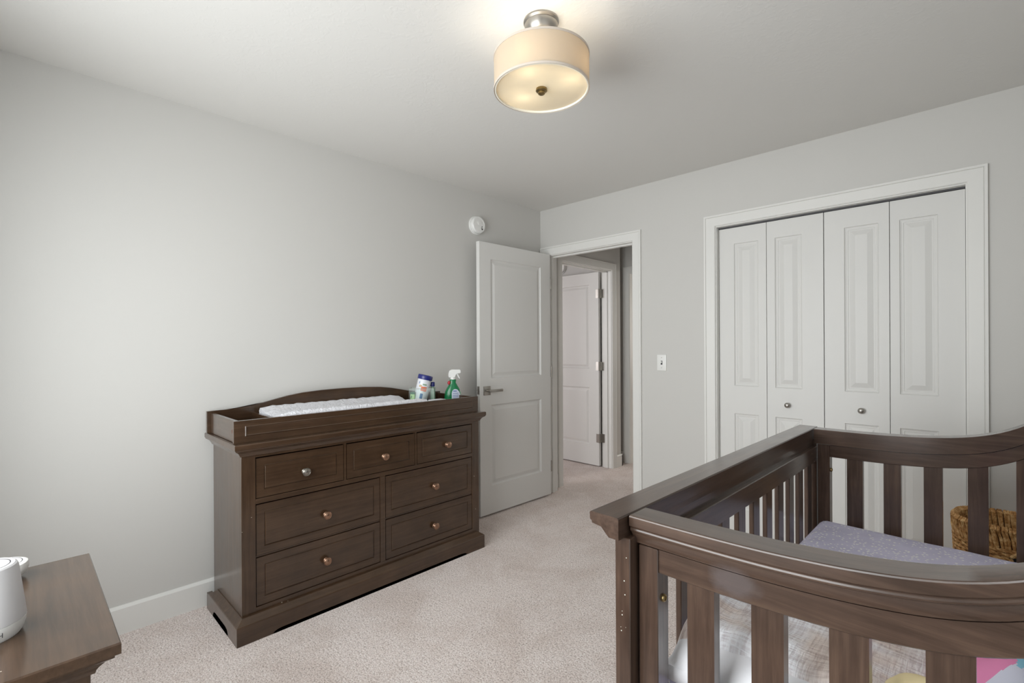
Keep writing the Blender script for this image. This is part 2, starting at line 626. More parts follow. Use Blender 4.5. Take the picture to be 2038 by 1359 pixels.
# baseboards
BH = 0.125


def base_prof(bm, p0, p1, nrm):
    """flat baseboard with an eased top from p0 to p1 (xy), sticking out along nrm"""
    prof = [(0, 0), (0.014, 0), (0.014, BH - 0.012), (0.006, BH - 0.001), (0, BH)]
    a = [bm.verts.new((p0[0] + nrm[0] * d, p0[1] + nrm[1] * d, z)) for d, z in prof]
    b = [bm.verts.new((p1[0] + nrm[0] * d, p1[1] + nrm[1] * d, z)) for d, z in prof]
    for k in range(5):
        bm.faces.new((a[k], a[(k + 1) % 5], b[(k + 1) % 5], b[k]))
    bm.faces.new(a)
    bm.faces.new(b[::-1])


bm = BM(); base_prof(bm, (0, RY), (0, -0.0), (1, 0)); struct('baseboard_left', bm, M['trim'])
bm = BM(); base_prof(bm, (DOX1 + .078, 0), (CLX0 - .078, 0), (0, -1)); base_prof(bm, (CLX1 + .078, 0), (RX - .014, 0), (0, -1)); struct('baseboard_back', bm, M['trim'])
bm = BM(); base_prof(bm, (RX, 0), (RX, RY), (-1, 0)); struct('baseboard_right', bm, M['trim'])

# casings
CP = [(0.0, 0), (0.0, 0.010), (0.004, 0.013), (0.056, 0.015), (0.058, 0.012), (0.060, 0.017), (0.071, 0.017), (0.071, 0)]
back = lambda a, z, t: (a, -t, z)
bm = BM(); casing(bm, DOX0 - .006, DOX1 + .005, DOZ + .006, CP, back)
box(bm, DOX0 - .018, DOX0, 0, T, 0, DOZ); box(bm, DOX1, DOX1 + .018, 0, T, 0, DOZ); box(bm, DOX0 - .018, DOX1 + .018, 0, T, DOZ, DOZ + .018)
box(bm, DOX0, DOX0 + .011, .04, .07, 0, DOZ); box(bm, DOX1 - .011, DOX1, .04, .07, 0, DOZ); box(bm, DOX0 + .011, DOX1 - .011, .04, .07, DOZ - .011, DOZ)
casing(bm, DOX0 - .006, DOX1 + .005, DOZ + .006, CP, lambda a, z, t: (a, T + t, z), (False, True))
struct('trim_1', bm, M['trim'])
bm = BM(); casing(bm, CLX0 - .0, CLX1 + .003, CLZ + .006, CP, back)
box(bm, CLX0 - .018, CLX0 + .006, 0, T, 0, CLZ); box(bm, CLX1 - .003, CLX1 + .018, 0, T, 0, CLZ); box(bm, CLX0 - .018, CLX1 + .018, 0, T, CLZ, CLZ + .018)
struct('trim_2', bm, M['trim'])

# closet interior
bm = BM()
box(bm, CLX0 - .35, CLX0 - .25, T, 0.75, 0, HC); box(bm, CLX0 - .35, RX, 0.75, 0.85, 0, HC)
struct('wall_closet', bm, M['wall'])

# hall and the room across it
HX = 0.017
HY0, HY1 = 0.275, 1.090            # doorway in the hall's left wall
bm = BM()
box(bm, HX - T, HX, T, HY0 - .018, 0, HC)
box(bm, HX - T, HX, HY1 + .018, 1.265, 0, HC)
box(bm, HX - T, HX, HY0 - .018, HY1 + .018, DOZ + .018, HC)
struct('wall_hall_left', bm, M['wall'])
bm = BM(); box(bm, -0.6, HX - T, 1.185, 1.265, 0, HC); box(bm, -3.3, -0.6, 1.185, 1.265, 0, HC)
struct('wall_far_room', bm, M['wall'])
bm = BM(); box(bm, -3.3, -3.2, -1.95, 1.265, 0, HC)
struct('wall_far_room_left', bm, M['wall'])
bm = BM(); box(bm, -3.2, -T, -1.95, -1.85, 0, 0.85); box(bm, -3.2, -T, -1.95, -1.85, 2.15, HC); box(bm, -3.2, -2.75, -1.95, -1.85, .85, 2.15); box(bm, -1.25, -T, -1.95, -1.85, .85, 2.15)
struct('wall_far_room_front', bm, M['wall'])
bm = BM(); box(bm, 1.12, 1.22, T, 5.0, 0, HC)
struct('wall_hall_right', bm, M['wall'])
# end of the hall: short return, doorway to a further room
EY = 1.415
EX0, EX1 = 0.045, 0.86
bm = BM()
box(bm, -0.7, EX0 - .018, EY, EY + T, 0, HC); box(bm, EX1 + .018, 1.12, EY, EY + T, 0, HC); box(bm, EX0 - .018, EX1 + .018, EY, EY + T, DOZ + .018, HC)
box(bm, -0.8, -0.7, 1.265, 5.0, 0, HC)
struct('wall_hall_end', bm, M['wall'])
bm = BM(); box(bm, -0.7, 0.2, 3.7, 3.8, 0, HC); box(bm, 1.0, 1.12, 3.7, 3.8, 0, HC); box(bm, .2, 1.0, 3.7, 3.8, 0, .9); box(bm, .2, 1.0, 3.7, 3.8, 2.1, HC)
struct('wall_end_room', bm, M['wall'])
hall = lambda a, z, t: (HX + t, a, z)
bm = BM(); casing(bm, HY0 - .004, HY1 + .006, DOZ + .006, CP, hall)
box(bm, HX - T, HX, HY0 - .018, HY0, 0, DOZ); box(bm, HX - T, HX, HY1, HY1 + .018, 0, DOZ); box(bm, HX - T, HX, HY0 - .018, HY1 + .018, DOZ, DOZ + .018)
box(bm, HX - .075, HX - .042, HY1 - .011, HY1, 0, DOZ); box(bm, HX - .075, HX - .042, HY0, HY1, DOZ - .011, DOZ)
struct('trim_3', bm, M['trim'])
bm = BM(); casing(bm, EX0 - .004, EX1 + .004, DOZ + .006, CP, lambda a, z, t: (a, EY - t, z))
box(bm, EX0 - .018, EX0, EY, EY + T, 0, DOZ); box(bm, EX1, EX1 + .018, EY, EY + T, 0, DOZ); box(bm, EX0 - .018, EX1 + .018, EY, EY + T, DOZ, DOZ + .018)
struct('trim_4', bm, M['trim'])
bm = BM(); base_prof(bm, (HX, HY1 + .08), (HX, 1.279), (1, 0)); base_prof(bm, (HX + .014, 1.265), (-0.69, 1.265), (0, 1)); base_prof(bm, (-.7, EY), (EX0 - .08, EY), (0, -1)); base_prof(bm, (HX, T), (HX, HY0 - .08), (1, 0))
struct('baseboard_hall', bm, M['trim'])

# ---------------------------------------------------------------- bedroom door (open against the left wall)
HP, FP = Vector((0.1310, -0.0300)), Vector((0.1137, -0.8190))
dd = thing('door_1', loc=(HP.x, HP.y, 0), kind='structure')
ax = (FP - HP); DW = ax.length; ax.normalize()
nx = Vector((-ax.y, ax.x)) if (-ax.y) > 0 else Vector((ax.y, -ax.x))   # towards +x, into the room
nx = nx if nx.x > 0 else -nx
d1 = lambda a, z, d: (HP.x + ax.x * a - nx.x * d, HP.y + ax.y * a - nx.y * d, 0.015 + z)
PR = [(0.0, 0.0), (0.003, 0.006), (0.010, 0.0115), (0.018, 0.0120), (0.040, 0.0045), (0.043, 0.0040)]
bm = BM()
panel_slab(bm, DW, 2.03, 0.035, [(.118, .208, DW - .112, .815), (.118, 1.015, DW - .112, 1.910)], PR, d1)
obj('leaf', bm, M['door'], dd)
LZ = 0.925
bm = BM()
la = DW - 0.066
vs = box(bm, -.033, .033, 0, .008, -.033, .033, 0.002)
for v_ in bm.verts:
    v_.co = Vector(d1(la + v_.co.x, LZ + v_.co.z, -v_.co.y))
rose = obj('handle_rose', bm, M['nickel'], dd, smooth=True)
bm = BM()
tube(bm, [d1(la, LZ, -.006), d1(la, LZ, -.044)], 0.011, 16)
pts = [d1(la + .006, LZ, -.048), d1(la - .03, LZ, -.050), d1(la - .115, LZ + .002, -.050)]
b2 = BM(); box(b2, -.012, .122, -.006, .006, -.010, .010, 0.003)
for v_ in b2.verts:
    v_.co = Vector(d1(la - v_.co.x, LZ + v_.co.z, -.046 + v_.co.y))
tmp = bpy.data.meshes.new('t'); b2.to_mesh(tmp); b2.free(); bm.from_mesh(tmp); bpy.data.meshes.remove(tmp)
obj('lever', bm, M['nickel'], dd, smooth=True)
bm = BM()
for d in ((DW - .0005, DW + .0015, .006, .029, -.03, .03),):
    box(bm, *d)
box(bm, DW, DW + .010, .011, .024, -.008, .008, 0.003)
for v_ in bm.verts:
    v_.co = Vector(d1(v_.co.x, LZ + .005 + v_.co.z, v_.co.y))
obj('latch_plate', bm, M['nickel'], dd)
bm = BM()
for hz in (0.25, 1.05, 1.80):
    lathe(bm, [(.007, hz - .045), (.007, hz + .045)], (HP.x - .004, HP.y + .008, 0), 'z', 12)
obj('hinge', bm, M['nickel'], dd)

# door of the room across the hall, standing open at a right angle
d2t = thing('door_2', loc=(-0.112, 1.061, 0), kind='structure')
d2 = lambda a, z, d: (-0.112 - a, 1.052 + d, 0.012 + z)
bm = BM()
panel_slab(bm, 0.80, 2.03, 0.035, [(.118, .21, .682, .815), (.118, 1.015, .682, 1.905)], PR, d2)
obj('leaf', bm, M['door'], d2t)
for hz in (0.30, 1.055, 1.815):
    bm = BM()
    lathe(bm, [(.0075, -.047), (.0075, .047)], (-0.104, 1.046, hz), 'z', 12)
    box(bm, -0.145, -0.104, 1.0485, 1.051, hz - .045, hz + .045)
    box(bm, -0.104, -0.066, 1.086, 1.0895, hz - .045, hz + .045)
    box(bm, -0.104, -0.101, 1.046, 1.0895, hz - .045, hz + .045)
    obj('hinge', bm, M['nickel'], d2t)

# ---------------------------------------------------------------- closet: two pairs of bifold leaves
BR = [(0.0, 0.0), (0.003, 0.006), (0.010, 0.0085), (0.016, 0.0085), (0.018, 0.0105), (0.024, 0.0105), (0.050, 0.002)]
CY = 0.040
leafx = [(1.5185, 1.8035), (1.8065, 2.1060), (2.1100, 2.4055), (2.4085, 2.7000)]
panx = [(1.612, 1.757), (1.852, 1.997), (2.206, 2.360), (2.448, 2.600)]
for pi_, nm in ((0, 'door_3'), (2, 'door_4')):
    t = thing(nm, loc=((leafx[pi_][0] + leafx[pi_ + 1][1]) / 2, CY, 0), kind='structure')
    for k in (pi_, pi_ + 1):
        x0, x1 = leafx[k]
        p0, p1 = panx[k]
        bm = BM()
        panel_slab(bm, x1 - x0, 2.012, 0.033, [(p0 - x0, .20, p1 - x0, .815), (p0 - x0, .992, p1 - x0, 1.908)], BR, lambda a, z, d, x0=x0: (x0 + a, CY + d, 0.016 + z), both=False)
        lf = obj('leaf', bm, M['door'], t)
    kx = 1.921 if pi_ == 0 else 2.283
    bm = BM()
    lathe(bm, [(.0001, -.030), (.010, -.029), (.0145, -.025), (.0160, -.020), (.0145, -.016), (.0085, -.012), (.007, -.006), (.009, 0.0)], (kx, CY, 0.908), 'y', 24)
    obj('knob', bm, M['nickel'], t, smooth=True, angle=1.2)
bm = BM(); box(bm, CLX0 + .006, CLX1 - .003, CY - .002, CY + .026, CLZ - .009, CLZ - .001)
tr_o = struct('closet_gap_shade', bm, M['grey'])  # dark strip painting the shaded gap above the closet leaves

# ---------------------------------------------------------------- small wall things
sw = thing('light_switch', 'white single light switch plate on the wall between the doorway and the closet', 'light switch', (1.131, 0, 1.148))
bm = BM(); box(bm, 1.096, 1.166, -.006, 0, 1.091, 1.205, 0.0025)
obj('plate', bm, M['plastic'], sw, smooth=True)
bm = BM(); box(bm, 1.1245, 1.1375, -.0068, -.005, 1.134, 1.162); obj('toggle_slot', bm, M['grey'], sw)
bm = BM(); box(bm, 1.1265, 1.1355, -.018, -.006, 1.146, 1.158, 0.002); obj('toggle', bm, M['plastic'], sw)
for z in (1.112, 1.184):
    bm = BM(); lathe(bm, [(.0028, -.0066), (.0028, -.005)], (1.131, 0, z), 'y', 10)
    obj('screw', bm, M['nickel'], sw)


def detector(c, axis, sgn, label):
    t = thing('smoke_detector', label, 'smoke detector', c)
    P = lambda prof: [(rr, sgn * h) for rr, h in prof]
    bm = BM(); lathe(bm, P([(.070, 0), (.070, .010), (.066, .012)]), c, axis, 40); obj('base', bm, M['plastic'], t, smooth=True)
    bm = BM(); lathe(bm, P([(.060, .012), (.061, .018), (.064, .020), (.065, .034), (.060, .041), (.050, .043), (.049, .0415), (.020, .043), (.0001, .043)]), c, axis, 40); obj('cover', bm, M['plastic'], t, smooth=True)
    bm = BM()
    lathe(bm, P([(.016, .043), (.0155, .0465), (.0001, .047)]), [c[0] + (0 if axis == 'x' else 0), c[1] + (.0 if axis == 'x' else 0), c[2] + .012], axis, 20)
    obj('test_button', bm, M['plastic'], t, smooth=True)
    bm = BM()
    for a, b, s in ((.026, -.012, .0045), (.028, -.030, .0065), (.020, -.022, .003)):
        cc_ = [c[0], c[1], c[2] + b]
        cc_[1 if axis == 'x' else 0] += a
        lathe(bm, P([(s, .042), (s, .0437)]), cc_, axis, 10)
    obj('sounder_hole', bm, M['grey'], t)
    return t


detector((0, -.752, 2.188), 'x', 1, 'round white smoke detector on the left wall above the open bedroom door')
detector((-.700, 1.185, 2.165), 'y', -1, 'round white smoke detector partly seen through the doorway above the far white door')

# ---------------------------------------------------------------- ceiling light
LX, LY = 1.618, -1.866
SH0, SH1, SR = 2.194, 2.312, 0.171
lt = thing('ceiling_light', 'semi-flush ceiling light with ivory drum shade and frosted glass bottom', 'ceiling light', (LX, LY, HC))
bm = BM(); lathe(bm, [(.063, HC), (.064, HC - .006), (.060, HC - .010), (.058, HC - .012), (.060, HC - .016), (.057, HC - .034), (.048, HC - .046), (.020, HC - .050), (.008, HC - .052), (.008, SH0 - .012)], (LX, LY, 0), 'z', 48)
obj('canopy', bm, M['nickel'], lt, smooth=True)
bm = BM(); lathe(bm, [(SR, SH0), (SR, SH1), (SR - .002, SH1), (SR - .002, SH0), (SR, SH0)], (LX, LY, 0), 'z', 96)
sd = obj('lamp_shade', bm, M['shade'], lt, smooth=True)
bm = BM()
lathe(bm, [(SR + .0015, SH1 - .007), (SR + .0015, SH1 + .001), (SR - .0035, SH1 + .001), (SR - .0035, SH1 - .007), (SR + .0015, SH1 - .007)], (LX, LY, 0), 'z', 96)
lathe(bm, [(SR + .0015, SH0 - .001), (SR + .0015, SH0 + .007), (SR + .0005, SH0 + .007), (SR + .0005, SH0 - .001), (SR + .0015, SH0 - .001)], (LX, LY, 0), 'z', 96)
obj('hem', bm, M['hem'], sd, smooth=True)
bm = BM(); lathe(bm, [(.0001, SH0 + .0065), (SR - .006, SH0 + .0065), (SR - .006, SH0 + .0095), (.0001, SH0 + .0095)], (LX, LY, 0), 'z', 96)
df = obj('diffuser', bm, M['diffuser'], lt, smooth=True)
bm = BM(); lathe(bm, [(SR - .0025, SH0 - .0005), (SR - .0025, SH0 + .009), (SR - .0065, SH0 + .009), (SR - .0065, SH0 - .0005), (SR - .0025, SH0 - .0005)], (LX, LY, 0), 'z', 96)
obj('rim', bm, M['rimwhite'], df, smooth=True)
bm = BM(); lathe(bm, [(.020, SH0 + .0060), (.021, SH0 - .002), (.017, SH0 - .005), (.0125, SH0 - .006), (.0125, SH0 - .012), (.009, SH0 - .015), (.0001, SH0 - .016)], (LX, LY, 0), 'z', 32)
obj('finial', bm, M['brass'], lt, smooth=True)
bm = BM()
for k in range(3):
    a = radians(100 + 120 * k)
    tube(bm, [(LX, LY, SH1 - .004), (LX + (SR - .002) * cos(a + .5), LY + (SR - .002) * sin(a + .5), SH1 - .004)], .002, 6)
obj('spider', bm, M['nickel'], lt)
M['bulb'] = bpy.data.materials.new('bulb_glow')
M['bulb'].use_nodes = True
eb = M['bulb'].node_tree.nodes['Principled BSDF']
eb.inputs['Base Color'].default_value = (1, 0.95, 0.85, 1)
eb.inputs['Emission Color'].default_value = (1, 0.95, 0.86, 1)
eb.inputs['Emission Strength'].default_value = 30.0
for q_, n_a in ((-.050, .112), (.098, .060), (-.060, -.062)):
    bx, by = LX + q_ * cos(YAW) + n_a * sin(YAW), LY + q_ * sin(YAW) - n_a * cos(YAW)
    BZ0 = SH0 - .010
    bm = BM(); lathe(bm, [(.0001, BZ0 + .040), (.012, BZ0 + .043), (.020, BZ0 + .054), (.020, BZ0 + .064), (.013, BZ0 + .078), (.0115, BZ0 + .092), (.0001, BZ0 + .093)], (bx, by, 0), 'z', 20)
    obj('bulb', bm, M['bulb'], lt, smooth=True)
# ---------------------------------------------------------------- dresser
DL = (0.25, -1.84, 0)
dr = thing('dresser', 'wide dark brown seven-drawer dresser standing against the left wall', 'dresser', DL)
YL, YR = -2.516, -1.139
XB, XF = 0.035, 0.455
yz = lambda x: (lambda a, b, d: (x + d, a, b))
# carcass: sides, back, face frame, all with real openings behind the drawers
bm = BM()
box(bm, XB, XF - .02, YL, YL + .02, .03, .812); box(bm, XB, XF - .02, YR - .02, YR, .03, .812)
box(bm, XB, XB + .01, YL + .02, YR - .02, .08, .812)
box(bm, XB, XF - .02, YL + .02, YR - .02, .10, .115)
obj('carcass', bm, M['wood_z'], dr)
for a, b in ((YL, -2.4585), (-1.1945, YR)):
    bm = BM(); box(bm, XF - .02, XF, a, b, .06, .812, .001, 1)
    obj('stile', bm, M['wood_z'], dr)
bm = BM()
box(bm, XF - .02, XF, -2.4585, -1.1945, .785, .812); box(bm, XF - .02, XF, -2.4585, -1.1945, .578, .600, .0008, 1)
box(bm, XF - .02, XF, -2.4585, -1.1945, .06, .122); box(bm, XF - .02, XF - .0008, -1.842, -1.812, .122, .578, .0008, 1)
box(bm, XF - .02, XF - .008, -2.4585, -1.1945, .340, .3465)
box(bm, XF - .02, XF - .003, -2.0445, -2.0325, .600, .785); box(bm, XF - .02, XF - .003, -1.6205, -1.6075, .600, .785)
obj('face_frame', bm, M['wood_y'], dr)
# cornice
bm = BM()
loft_rects(bm, XB, XF, YL, YR, [(0, .795), (.006, .797), (.008, .803), (.010, .806), (.013, .812), (.020, .819), (.027, .823), (.030, .825), (.031, .829), (.034, .832), (.034, .850), (.031, .8535)])
for v_ in bm.verts:
    v_.co.x = max(v_.co.x, 0.018)
obj('cornice_top', bm, M['wood_y'], dr)
# plinth with bracket feet
def foot_outline(a0, a1, fl, arch, zt):
    pts = [(a0, 0), (a0 + fl, 0)]
    for k in range(7):
        t = k / 6
        pts.append((a0 + fl + .012 * t + .035 * t * t, arch * (1 - (1 - t) ** 2)))
    for k in range(6, -1, -1):
        t = k / 6
        pts.append((a1 - fl - .012 * t - .035 * t * t, arch * (1 - (1 - t) ** 2)))
    pts += [(a1 - fl, 0), (a1, 0), (a1, zt), (a0, zt)]
    return pts
BX0, BX1, BY0, BY1 = XB + .006, .498, -2.549, -1.132
bm = BM()
prism(bm, foot_outline(BY0, BY1, .145, .016, .077), lambda a, b, d: (BX1 - d, a, b), 0, .022)
prism(bm, foot_outline(BX0, BX1 - .022, .10, .030, .077), lambda a, b, d: (a, BY0 + d, b), 0, .022)
prism(bm, foot_outline(BX0, BX1 - .022, .10, .030, .077), lambda a, b, d: (a, BY1 - d, b), 0, .022)
loft_rects(bm, BX0 + .033, BX1, BY0, BY1, [(0, .077), (-.002, .081), (-.030, .101), (-.034, .101)])
for v_ in bm.verts:
    v_.co.x = max(v_.co.x, 0.018)
obj('plinth', bm, M['wood_y'], dr)
DR_R = [(0.0, 0.0), (.001, .0026), (.0030, .0030), (.0065, -.0010), (.0080, -.0012)]
row1 = [(-2.4552, -2.0475), (-2.0290, -1.6235), (-1.6040, -1.1975)]
drs = [(a, b, .603, .7785, 0.683, (a + b) / 2 + (.010 if i == 0 else .008)) for i, (a, b) in enumerate(row1)]
drs += [(-2.4552, -1.8450, .349, .5720, .452, -2.140), (-1.8080, -1.1975, .349, .5720, .454, -1.487), (-2.4552, -1.8450, .1255, .3365, .229, -2.141), (-1.8080, -1.1975, .1255, .3365, .222, -1.488)]
for i, (a, b, z0, z1, kz, ky) in enumerate(drs):
    bm = BM()
    w, h = b - a, z1 - z0
    panel_slab(bm, w, h, .018, [(.033, .033, w - .033, h - .033)], DR_R, lambda p, q, d, a=a, z0=z0: (XF - .0035 - d, a + p, z0 + q), both=False)
    box(bm, XB + .03, XF - .0225, a + .012, b - .012, z0 + .008, z1 - .02)
    dw = obj('drawer', bm, M['wood_y'], dr)
    bm = BM()
    lathe(bm, [(.0135, 0), (.0135, .003), (.0085, .006), (.007, .013), (.010, .017), (.0185, .020), (.0195, .024), (.0185, .0275), (.0165, .0285), (.0150, .0275), (.0130, .0290), (.0080, .0315), (.0001, .0325)], (XF - .0045, ky, kz), 'x', 28)
    obj('knob', bm, M['pewter'] if i == 0 else M['bronze'], dw, smooth=True, angle=0.9, label='pewter-grey knob' if i == 0 else 'copper-coloured knob')

# ---------------------------------------------------------------- changing tray on the dresser
ct = thing('changing_tray', 'dark wooden changing tray with curved back resting on top of the wide dresser', 'changing tray', (0.25, -1.84, .854))
TZ0, TZ1 = .8545, .951
TYL, TYR = -2.540, -1.132
bm = BM()
w, h = TYR - TYL, TZ1 - TZ0
panel_slab(bm, w, h, .018, [(.045, .027, w - .045, h - .024)], [(0, 0), (.002, -.002), (.004, -.0025), (.006, -.0005), (.008, 0.0)], lambda p, q, d: (.441 - d, TYL + p, TZ0 + q), both=False)
obj('front_panel', bm, M['wood_y'], ct)
for y in (TYL + .008, TYR - .026):
    bm = BM(); box(bm, .052, .423, y, y + .018, TZ0, TZ1 - .001, .0015, 1)
    obj('end_panel', bm, M['wood_x'], ct, smooth=True)
bm = BM(); lathe(bm, [(.0085, 0), (.0080, -.0006), (.0001, -.0007)], (.392, TYL + .008, .902), 'y', 14)
obj('chipped_spot', bm, M['chip'], ct, label='small worn reddish spot')
bp = [(-2.546, TZ0), (-2.546, .960), (-2.46, .9615), (-2.41, .9645), (-2.35, .971), (-2.29, .981), (-2.23, .994), (-2.16, 1.008), (-2.08, 1.019), (-1.97, 1.0255), (-1.84, 1.0275)]
bp = bp + [(-3.68 - a, z) for a, z in bp[:-1][::-1]]
bm = BM(); prism(bm, bp, lambda a, b, d: (.030 + d, a, b), 0, .018)
obj('back_panel', bm, M['wood_y'], ct)
bm = BM(); box(bm, .048, .423, TYL + .026, TYR - .026, TZ0, TZ0 + .006)
obj('tray_floor', bm, M['wood_y'], ct)
for y in (-2.345,):
    bm = BM(); box(bm, .048, .423, y, y + .014, TZ0 + .006, .935)
    obj('divider', bm, M['wood_x'], ct)

# changing pad (contoured, quilted cover)
cp = thing('changing_pad', 'white quilted contoured changing pad lying in the changing tray', 'changing pad', (.25, -1.9, .8605))
bm = BM()
NU, NV = 40, 24
PX0, PX1, PY0, PY1 = .085, .415, -2.322, -1.501
def pad_z(s, tt):
    side = .030 * (abs(2 * s - 1) ** 2.2)
    e = min(1, 12 * min(tt, 1 - tt) + .0)
    rim = 1 - (1 - min(1, min(s, 1 - s) * 14)) ** 2 * .18
    q = .0022 * sin(26 * pi * tt + 5 * sin(7 * s)) * sin(9 * pi * s) + .0025 * noise.noise((s * 9, tt * 22, 0))
    return (.946 + side + q) * 1.0 - .86 * 0 - (1 - rim) * .12 - (1 - e) ** 2 * .010
top = [[bm.verts.new((PX0 + (PX1 - PX0) * i / NV, PY0 + (PY1 - PY0) * j / NU + .0 * i, pad_z(i / NV, j / NU))) for i in range(NV + 1)] for j in range(NU + 1)]
bot = [[bm.verts.new((PX0 + .008 + (PX1 - PX0 - .016) * i / NV, PY0 + .008 + (PY1 - PY0 - .016) * j / NU, .8606)) for i in range(NV + 1)] for j in range(NU + 1)]
for j in range(NU):
    for i in range(NV):
        bm.faces.new((top[j][i], top[j][i + 1], top[j + 1][i + 1], top[j + 1][i]))
        bm.faces.new((bot[j][i], bot[j + 1][i], bot[j + 1][i + 1], bot[j][i + 1]))
for j in range(NU):
    bm.faces.new((top[j][0], top[j + 1][0], bot[j + 1][0], bot[j][0])); bm.faces.new((top[j][NV], bot[j][NV], bot[j + 1][NV], top[j + 1][NV]))
for i in range(NV):
    bm.faces.new((top[0][i], bot[0][i], bot[0][i + 1], top[0][i + 1])); bm.faces.new((top[NU][i], top[NU][i + 1], bot[NU][i + 1], bot[NU][i]))
obj('quilted_cover', bm, M['quilt'], cp, smooth=True, angle=1.0)
# folded white cloth beside the pad
fc_t = thing('folded_cloth', 'folded white ribbed cloth lying in the right bay of the changing tray', 'cloth', (.36, -1.41, .8605))
bm = BM()
for k in range(4):
    z0 = .861 + k * .0225
    box(bm, .338 + .003 * k, .420, -1.458, -1.362 + .006 * (k % 2), z0, z0 + .0210, .008, 3)
obj('folds', bm, M['quilt'], fc_t, smooth=True)

# ---------------------------------------------------------------- bottles and tub on the tray
TF = TZ0 + .0065


def loft_sections(bm, secs, seg=32, power=2.0, mat_i=0):
    """secs: (cx, cy, z, rx, ry) super-ellipse rings"""
    rings = []
    for cx, cy, z, rx, ry in secs:
        ring = []
        for k in range(seg):
            a = 2 * pi * k / seg
            ca, sa = cos(a), sin(a)
            ring.append(bm.verts.new((cx + rx * math.copysign(abs(ca) ** (2 / power), ca), cy + ry * math.copysign(abs(sa) ** (2 / power), sa), z)))
        rings.append(ring)
    for a, b in zip(rings, rings[1:]):
        for k in range(seg):
            bm.faces.new((a[k], a[(k + 1) % seg], b[(k + 1) % seg], b[k])).material_index = mat_i
    bm.faces.new(rings[0][::-1]).material_index = mat_i
    bm.faces.new(rings[-1]).material_index = mat_i


# spray bottle, local frame: x' = width (towards the right of the photo), y' = depth away from camera
SPX, SPY = .245, -1.178
sp = thing('spray_bottle', 'green spray bottle with white trigger head standing in the changing tray', 'spray bottle', (SPX, SPY, TF), radians(58))
bm = BM()
BZ = [(0, .050, .024), (.004, .054, .027), (.03, .056, .029), (.085, .056, .029), (.110, .052, .028), (.135, .040, .025), (.152, .029, .022), (.165, .023, .019), (.175, .021, .018), (.188, .022, .018), (.192, .018, .016)]
loft_sections(bm, [(.0, 0, z, rx, ry) for z, rx, ry in BZ], 36, 2.3)
bt = obj('bottle', bm, M['green'], sp, local=True, smooth=True)
bm = BM()
pts = [(-.012, .006), (.046, .006), (.050, .05), (.049, .085), (.040, .110), (.026, .126), (.010, .130), (-.004, .122), (-.010, .108), (-.012, .09)]
def on_front(x, z):
    for (z0, rx0, ry0), (z1, rx1, ry1) in zip(BZ, BZ[1:]):
        if z0 <= z <= z1:
            k = (z - z0) / (z1 - z0)
            rx, ry = rx0 + (rx1 - rx0) * k, ry0 + (ry1 - ry0) * k
            return -ry * max(0, 1 - min(1, abs(x / rx)) ** 2.3) ** (1 / 2.3)
    return 0
grid = [[None] * 13 for _ in range(15)]
lab = BM()
import itertools
def inside(x, z, P):
    c_ = False
    for (x0, z0), (x1, z1) in zip(P, P[1:] + P[:1]):
        if (z0 > z) != (z1 > z) and x < (x1 - x0) * (z - z0) / (z1 - z0) + x0:
            c_ = not c_
    return c_
NXL, NZL = 34, 60
vv = {}
def lv(i, j):
    if (i, j) not in vv:
        x, z = -.013 + .064 * i / NXL, .006 + .125 * j / NZL
        vv[(i, j)] = bm.verts.new((x, on_front(x, z) - .0008, z))
    return vv[(i, j)]
for i in range(NXL):
    for j in range(NZL):
        x, z = -.013 + .064 * (i + .5) / NXL, .006 + .125 * (j + .5) / NZL
        if inside(x, z, pts):
            q = bm.faces.new((lv(i, j), lv(i + 1, j), lv(i + 1, j + 1), lv(i, j + 1)))
            ink = (.112 < z < .121 and -.002 < x < .022) or (z < .104 and z > .03 and int(z * 1000) % 11 < 4 and -.004 < x < .032) or (.012 < z < .026 and .015 < x < .042 and i % 4 < 2)
            q.material_index = 1 if ink else 0
obj('label', bm, None, bt, local=True, smooth=True, mats=[M['label'], M['label_ink']])
bm = BM(); loft_sections(bm, [(-.024, -.004, .158, .006, .010), (-.026, -.004, .164, .010, .014), (-.025, -.004, .176, .010, .014), (-.022, -.004, .182, .006, .010)], 16)
obj('red_badge', bm, M['red'], bt, local=True, smooth=True, label='small red badge on the bottle neck')
bm = BM()
loft_sections(bm, [(0, 0, .190, .0165, .0165), (0, 0, .206, .0165, .0165), (0, 0, .208, .014, .014)], 24)
side = [(-.030, .214), (-.026, .205), (-.014, .205), (-.012, .206), (.012, .206), (.014, .216), (.020, .226), (.030, .232), (.046, .232), (.050, .236), (.050, .252), (.044, .256), (-.010, .257), (-.022, .250), (-.028, .234)]
prism(bm, side, lambda a, b, d: (a, d, b), -.011, .011)
hd = obj('trigger_head', bm, M['plastic'], sp, local=True, smooth=True)
bm = BM(); prism(bm, [(.022, .231), (.031, .232), (.040, .210), (.047, .198), (.043, .195), (.034, .207)], lambda a, b, d: (a, d, b), -.008, .008)
obj('trigger', bm, M['plastic'], hd, local=True)

